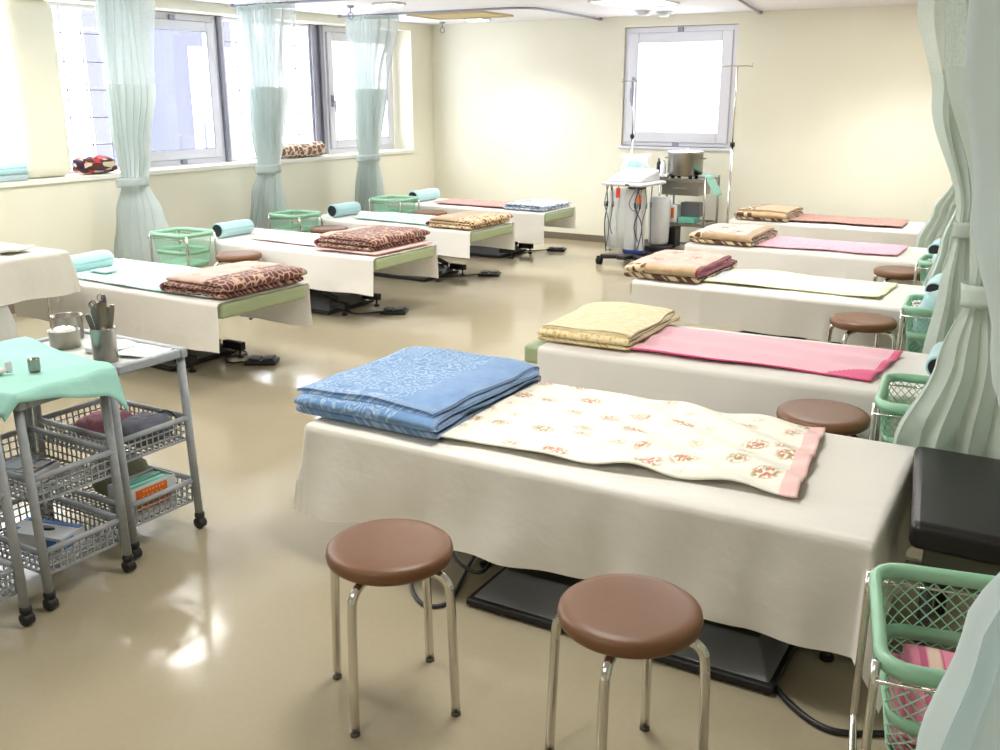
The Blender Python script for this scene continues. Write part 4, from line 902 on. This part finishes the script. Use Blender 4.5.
for r_, (za, zb_, n_, y_s) in enumerate(((.098, .108, 7, -.045), (.066, .088, 5, -.05), (.038, .044, 8, -.04))):
    for q in range(n_):
        yy = y_s+q*(.1/n_); w_ = .1/n_*.62; zc_ = (za+zb_)/2
        b.box(x1_+.0015, x1_+.002, yy, yy+w_, zb_-.002, zb_); b.box(x1_+.0015, x1_+.002, yy+w_*.4, yy+w_*.6, za, zb_-.002); b.box(x1_+.0015, x1_+.002, yy, yy+w_, zc_-.001, zc_+.001)
        if q % 2: b.box(x1_+.0015, x1_+.002, yy, yy+w_*.2, za, zc_)
b.build('print', 'orange_ink', lab)
for q in range(4):
    b = MB(); b.box(-.052+q*.026, -.029+q*.026, -.098, .096, .01, .118+.004*(q % 2)); o = b.build('teal_pack', 'tealdark' if q % 2 else 'teal', bevel=.004); o.location = (-2.90, 2.20, .122); tag(o, 'flat teal pack standing in the open white carton', 'packet', 'teal packs in the carton')
t = empty('tissue_box', (-2.965, 1.83, .121), .25, 'white and blue tissue box in the lower basket of middle trolley', 'box')
b = MB(); b.box(-.12, .12, -.06, .06, 0, .06); b.build('box_body', 'card', t, bevel=.002)
b = MB(); b.lathe([(0, 0), (.045, 0), (.045, .002), (0, .002)], 24, (0, 0, .0595), sx=1, sy=.4); b.build('opening', 'black', t)
b = MB(); b.box(-.119, .119, .035, .058, .06, .0615); b.box(-.119, -.08, -.055, -.02, .06, .0615); b.box(.12, .1215, -.05, .0, .015, .05); b.box(.04, .1, -.0615, -.06, .01, .05); b.build('printed_band', 'cardblue', t)
t = empty('boxed_monitor', (-2.98, 1.80, .377), .3, 'white device box with navy printed lid in the upper basket', 'box')
b = MB(); b.box(-.09, .09, -.065, .065, 0, .045); b.build('box_body', 'white', t, bevel=.003)
b = MB(); b.box(-.085, .085, -.06, .06, .045, .0465); b.build('printed_lid', 'navy', t)
b = MB(); b.box(-.05, .01, -.04, .03, .0465, .0475); b.build('picture', 'greenlid', t)
b = MB(); b.box(.03, .07, -.045, .05, .0465, .0478); b.build('panel', 'card', t)
b = MB(); b.lathe([(0, 0), (.012, 0), (.012, .001), (0, .001)], 16, (.05, -.02, .0478)); b.build('dial', 'orange', t)

# ------------------------------------------------------------------ white covered table, far left
t = empty('covered_table', (-5.73, 3.015, 0), 0, 'chrome legged table under the cream cloth at the left edge', 'table')
TZ = .74
b = MB(); b.box(-.85, .55, -.02, .55, TZ-.02, TZ-.003); b.build('tabletop', 'card', t, bevel=.004)
for sx in (-.75, .42):
    for sy in (.02, .5):
        b = MB(); b.tube([(sx, sy, 0), (sx, sy, TZ-.02)], .012, 10); b.build('leg', 'chrome', t)
b = MB(); b.tube([(-.75, .02, .14), (.42, .02, .14)], .008, 8); b.tube([(-.75, .5, .14), (.42, .5, .14)], .008, 8); b.tube([(.42, .02, .14), (.42, .5, .14)], .008, 8); b.build('crossbar', 'chrome', t)
b = MB()
b.grid(lambda u, v: (.62+(.045+.03*sin(v*3))*cos(2*PI*u)*(1+.2*sin(6*PI*u)), .06+(.045+.03*sin(v*3))*sin(2*PI*u), .50-.30*v), 24, 12); b.build('hanging_bag', 'bag', t)
_bz = BZ; BZ = TZ-.003
o = sheet(-5.88, 3.28, 0, 'cream cloth draped over the table at the left edge', None, (-.70, .70), .57, (.27, .25), ends=(.2, .26), seed=12, fold=.012, flare=.03, material='sheet_old', corner=(8, 5)); o.name = 'table_cover'; o['category'] = 'cloth'
BZ = _bz
b = MB(); b.grid(lambda u, v: ((u-.5)*.34, (v-.5)*.2, .010*(1+nz(u*2, v*2))*1), 20, 14); o = b.build('folded_cloth', 'sheet_old', solid=.012, off=1); o.location = (-5.45, 3.33, TZ+.01); o.rotation_euler = (0, 0, .3); tag(o, 'small cream cloth folded on top of the covered table', 'cloth')

# things on the deep window sill
SB = SZ+.009
for k in range(3):
    b = MB(); b.box(-.13, .13, -.15, .15, 0, .048); o = b.build('folded_towel', 'curtain_blue' if k != 1 else 'rollblue', bevel=.018, seg=4); o.location = (-7.13+.0*k, 4.46, SB+.049*k)
    tag(o, ['pale blue folded towel at the bottom of the sill stack', 'pale blue folded towel in the middle of the sill stack', 'pale blue folded towel topmost of the sill stack'][k], 'towel', 'pale blue towels on the sill')
    b = None
lump('patterned_bundle', (-7.14, 5.30, SB), (.24, .36, .14), 'multi', 'red navy and cream patterned cloth bundle on the window sill', 'cloth', 4, .3)
b = MB()
def Fr(u, v):
    a_ = 2*PI*v; r = .075; return (r*1.25*cos(a_), (u-.5)*.66, r*sin(a_)+r*.97+.006*sin(u*8))
b.grid(Fr, 20, 26, 0, lambda u, v: (u*.66, v*.5)); n_ = 26
for s_ in (0, 1):
    ring = [Fr(s_, k/26) for k in range(26)]; b.add(ring, [tuple(range(26))], 0)
o = b.build('rolled_blanket', 'sill_hex'); o.location = (-7.13, 7.75, SB); tag(o, 'rolled brown and cream patterned blanket on the window sill', 'blanket')

# ------------------------------------------------------------------ physiotherapy unit, cart, poles at the back
dx, dy = -3.80, 8.95
t = empty('therapy_unit', (dx, dy, 0), -.12, 'white therapy unit on a black wheeled base with hanging leads', 'medical device')
b = MB(); b.box(-.05, .05, -.32, .3, .075, .115); b.obox((-.14, -.19, .085), (.29, .07, .045), rz=.55); b.obox((.14, -.19, .085), (.29, .07, .045), rz=-.55); b.obox((-.17, .2, .085), (.34, .07, .045), rz=-.6); b.obox((.17, .2, .085), (.34, .07, .045), rz=.6); b.build('wheel_base', 'black', t, bevel=.012, seg=3)
for (wx_, wy_) in ((-.27, -.27), (.27, -.27), (-.27, .28), (.27, .28)):
    b = MB(); b.tube([(wx_-.02, wy_, .04), (wx_-.008, wy_, .04)], .04, 18); b.tube([(wx_+.008, wy_, .04), (wx_+.02, wy_, .04)], .04, 18); b.box(wx_-.024, wx_+.024, wy_-.015, wy_+.02, .05, .085); b.build('caster', 'rubber', t)
b = MB(); b.box(-.13, -.01, -.06, .03, .11, .74); b.box(.01, .07, -.05, .03, .11, .74); b.build('column', 'white', t, bevel=.02, seg=3)
b = MB(); b.box(-.135, .075, -.066, .034, .105, .14); b.build('column_foot', 'bluedark', t, bevel=.008)
b = MB(); b.box(-.09, .05, -.07, .05, .735, .775); b.build('column_head', 'black', t, bevel=.006)
b = MB(); b.box(-.3, .17, -.24, .24, .775, .81); b.build('tray', 'white', t, bevel=.03, seg=4)
b = MB(); b.add([(-.24, -.2, .81), (.12, -.2, .81), (.12, .2, .81), (-.24, .2, .81), (-.24, -.2, .845), (.12, -.2, .845), (.12, .17, .92), (-.24, .17, .92)], [(3, 2, 1, 0), (4, 5, 6, 7), (0, 1, 5, 4), (1, 2, 6, 5), (2, 3, 7, 6), (3, 0, 4, 7)]); con = b.build('console', 'white', t, bevel=.02, seg=3)
b = MB(); b.obox((-.06, -.015, .888), (.3, .29, .022), rx=.2); b.build('control_lid', 'offwhite', t, bevel=.008)
b = MB(); b.box(-.02, .02, -.246, -.24, .785, .8); b.build('badge', 'black', t)
for k, (a_, y_, z0_, sw) in enumerate(((-.26, -.19, .12, .02), (-.22, -.22, .18, -.03), (-.27, -.1, .14, .03), (-.19, -.2, .3, .02), (.12, -.19, .16, -.05), (.14, -.14, .13, .03), (.1, -.21, .25, .04), (.15, -.02, .18, .0), (-.24, .0, .2, .02))):
    b = MB(); b.tube([(a_, y_, .78), (a_+sw, y_-.01, .6), (a_-sw*.6, y_, .4), (a_+sw*.4, y_+.01, z0_)], .0055, 6, smoothpts=5); b.tube([(a_+sw, y_-.01, .62), (a_+sw*.9, y_-.01, .57)], .011, 8); b.build('lead', 'greymetal' if k % 2 else 'darkmetal', t)
b = MB(); b.tube([(.09, -.2, .78), (.02, -.22, .62), (.07, -.23, .55), (.11, -.21, .6), (.13, -.18, .76)], .005, 6, smoothpts=6); b.build('lead', 'greymetal', t)
b = MB(); b.box(-.135, -.09, -.215, -.21, .66, .755); b.build('tag', 'red', t)
b = MB(); b.box(.1, .15, -.215, -.21, .62, .70); b.build('tag', 'orange', t)
b = MB()
def Fbag(u, v):
    a_ = 2*PI*u; return (-.24+.10*cos(a_)*(1+.3*sin(v*5)), .0+.14*sin(a_), .14+.58*v)
b.grid(Fbag, 24, 14, 0); b.build('plastic_bag', 'bag', t)
# white bin & side cabinet behind the unit
b = MB(); b.lathe([(0, 0), (.08, 0), (.1, .03), (.11, .3), (.11, .44), (.10, .47), (.07, .48), (0, .48)], 28); o = b.build('white_canister', 'white'); o.location = (-3.70, 9.25, .16); 
tag(o, 'rounded white canister between the therapy unit and steel cart', 'canister')
b = MB(); b.box(-.12, .12, -.12, .12, 0, .155); o = b.build('low_crate', 'darkmetal', bevel=.01); o.location = (-3.70, 9.25, 0.002); tag(o, 'low dark crate under the white canister', 'crate')
# bottles on the unit's tray rear: on a small side shelf stand
t = empty('side_stand', (-3.92, 9.42, 0), 0, 'slim white side stand behind the therapy unit holding bottles', 'stand')
b = MB(); b.box(-.24, .26, -.12, .12, .83, .855); b.build('shelf', 'white', t, bevel=.006)
for sx in (-.2, .22):
    b = MB(); b.tube([(sx, 0, 0), (sx, 0, .83)], .014, 10); b.build('leg', 'chrome', t)
def bottle(x, y, z, r, h, m_, capm, label):
    k = empty('bottle', (x, y, z), 0, label, 'bottle', 'bottles behind the therapy unit')
    b = MB(); b.lathe([(0, 0), (r*.95, 0), (r, .005), (r, h*.65), (r*.7, h*.78), (r*.35, h*.84), (r*.35, h*.88), (0, h*.88)], 20); b.build('body', m_, k)
    b = MB(); b.lathe([(0, h*.88), (r*.42, h*.88), (r*.42, h), (0, h)], 16); b.build('cap', capm, k)
for k, a_ in enumerate(((-4.10, 9.42, .045, .14, 'bluetint', 'white', 'blue liquid bottle, leftmost behind the therapy unit'), (-4.02, 9.39, .04, .13, 'bluetint', 'white', 'blue liquid bottle, second from left behind the unit'), (-3.80, 9.42, .022, .15, 'black', 'black', 'slim black bottle behind the therapy unit'),
                        (-3.745, 9.40, .03, .14, 'white', 'white', 'white bottle beside the slim black one'), (-3.69, 9.44, .025, .11, 'white', 'bluedark', 'small white bottle with blue cap near the steel pot'))):
    bottle(a_[0], a_[1], .855, *a_[2:])
b = MB(); b.grid(lambda u, v: ((.13+.02*sin(v*7)+.01*sin(u*30))*cos(2*PI*u)*(1+.12*v), .09*sin(2*PI*u), .0+.17*v+.02*sin(u*12)*v), 30, 10); o = b.build('clear_bag', 'bag'); o.location = (-4.06, 9.42, .858); tag(o, 'clear plastic bag wrapped around the blue bottles', 'bag')
# steel cart
t = empty('steel_cart', (-3.50, 9.52, 0), -.02, 'three tier stainless cart below the back window, with steel pot', 'cart')
for sx in (-.24, .24):
    for sy in (-.19, .19):
        b = MB(); b.tube([(sx, sy, .0), (sx, sy, .84)], .012, 10); b.build('leg', 'steel', t)
for zz in (.10, .36, .80):
    b = MB(); b.box(-.225, .225, -.175, .175, zz, zz+.012); b.box(-.24, .24, -.19, -.18, zz-.012, zz+.02); b.box(-.24, .24, .18, .19, zz-.012, zz+.02); b.box(-.24, -.23, -.18, .18, zz-.012, zz+.02); b.box(.23, .24, -.18, .18, zz-.012, zz+.02); b.build('shelf', 'steel', t, bevel=.002)
b = MB(); b.box(-.222, .17, -.185, .15, .655, .785); b.box(-.1, .05, -.2, -.186, .71, .73); b.build('drawer', 'steel', t, bevel=.004)
cz = .813
t = empty('sterilizer_pot', (-3.54, 9.48, cz), 0, 'large steel pot with lid on top of the steel cart', 'pot')
b = MB()
for a_ in range(4): b.lathe([(0, 0), (.018, 0), (.018, .04), (0, .04)], 10, (.13*cos(a_*PI/2+.8), .13*sin(a_*PI/2+.8), 0))
b.build('feet', 'darkmetal', t)
b = MB(); b.lathe([(0, .035), (.16, .035), (.175, .045), (.175, .25), (.18, .255), (.17, .256), (0, .257)], 40); b.build('body', 'steel', t)
b = MB(); b.lathe([(.182, .252), (.185, .262), (.17, .27), (0, .276)], 40); b.tube([(-.03, 0, .273), (-.03, 0, .29), (.03, 0, .29), (.03, 0, .273)], .005); b.build('lid', 'chrome', t)
b = MB(); b.tube([(.175, -.03, .2), (.205, -.03, .2), (.205, .03, .2), (.175, .03, .2)], .006); b.tube([(-.175, -.03, .2), (-.205, -.03, .2), (-.205, .03, .2), (-.175, .03, .2)], .006); b.build('handle', 'steel', t)
def sbox(name, x, y, z, sx, sy, sz, m_, label, lbl=None):
    k = empty(name, (x, y, z), 0, label, 'box'); b = MB(); b.box(-sx/2, sx/2, -sy/2, sy/2, 0, sz); b.build('box_body', m_, k, bevel=.003)
    if lbl: b = MB(); b.box(-sx*.3, sx*.3, -sy/2-.0015, -sy/2, sz*.25, sz*.85); b.build('label', lbl, k)
sbox('supply_box', -3.63, 9.40, .383, .16, .12, .17, 'card', 'cream supply box with orange label on the cart middle shelf', 'orange')
sbox('supply_box', -3.45, 9.42, .383, .17, .16, .05, 'tealdark', 'flat teal box on the cart middle shelf')
sbox('supply_box', -3.46, 9.52, .434, .2, .12, .14, 'greymetal', 'grey box standing behind the teal box on the cart')
sbox('black_case', -3.62, 9.45, .123, .1, .15, .2, 'black', 'upright black case on the bottom shelf of the steel cart')
b = MB(); b.grid(lambda u, v: (.02+.16*u, -.02+.24*(v-.5)+.01*sin(u*9), (.02-.0*u) if u < .35 else .02-(u-.35)*.30), 16, 10); o = b.build('mint_towel', 'teal', solid=.004); o.location = (-3.36, 9.5, .835)
o.data.transform(Matrix.Identity(4)); tag(o, 'pale green cloth hanging off the right side of the steel cart', 'cloth')
def ivpole(x, y, h, ang, label):
    t = empty('drip_pole', (x, y, 0), ang, label, 'drip pole', 'drip stands by the back window')
    b = MB(); b.tube([(0, 0, .05), (0, 0, 1.2)], .011, 10); b.tube([(0, 0, 1.2), (0, 0, h)], .0075, 10); b.build('pole', 'chrome', t)
    b = MB(); b.lathe([(0, -.02), (.022, -.02), (.022, .02), (0, .02)], 12, (0, 0, 1.2)); b.build('clamp_knob', 'black', t)
    b = MB(); b.tube([(-.13, 0, h+.02), (-.13, 0, h-.01), (-.1, 0, h), (0, 0, h), (.1, 0, h), (.13, 0, h-.01), (.13, 0, h+.02)], .005, 6); b.build('hook_bar', 'chrome', t)
    b = MB()
    for k in range(5): a_ = k*2*PI/5+.3; b.tube([(0, 0, .06), (.14*cos(a_), .14*sin(a_), .05), (.24*cos(a_), .24*sin(a_), .03)], .01, 8); b.tube([(.24*cos(a_)-.008, .24*sin(a_), .017), (.24*cos(a_)+.008, .24*sin(a_), .017)], .017, 10)
    b.build('base', 'darkmetal', t)
ivpole(-2.79, 8.62, 1.865, .1, 'thin drip pole with hook bar right of the steel cart')
ivpole(-4.26, 9.78, 1.76, .1, 'thin drip pole in front of the left edge of back window')

# ------------------------------------------------------------------ world, camera
w = bpy.data.worlds.new('world'); S.world = w; w.use_nodes = True; bg = w.node_tree.nodes['Background']
bg.inputs[0].default_value = (.97, .98, 1, 1); bg.inputs[1].default_value = 7.0
cam = bpy.data.cameras.new('camera'); co = bpy.data.objects.new('camera', cam); COL.objects.link(co); S.camera = co
cam.sensor_width = 36; cam.lens = 968/1000*36; cam.clip_start = .05; cam.clip_end = 200
p = math.atan(282/968); yaw = math.atan(608/1008)
co.location = (0, 0, 1.64); co.rotation_euler = (PI/2-p, 0, yaw)
S.view_settings.view_transform = 'Standard'; S.view_settings.look = 'None'; S.view_settings.gamma = 1; S.view_settings.use_curve_mapping = False
S.view_settings.exposure = 0.46
try:
    S.cycles.use_denoising = True; S.cycles.max_bounces = 8; S.cycles.transparent_max_bounces = 16; S.cycles.sample_clamp_indirect = 6
    S.cycles.caustics_reflective = False; S.cycles.caustics_refractive = False
except Exception: pass
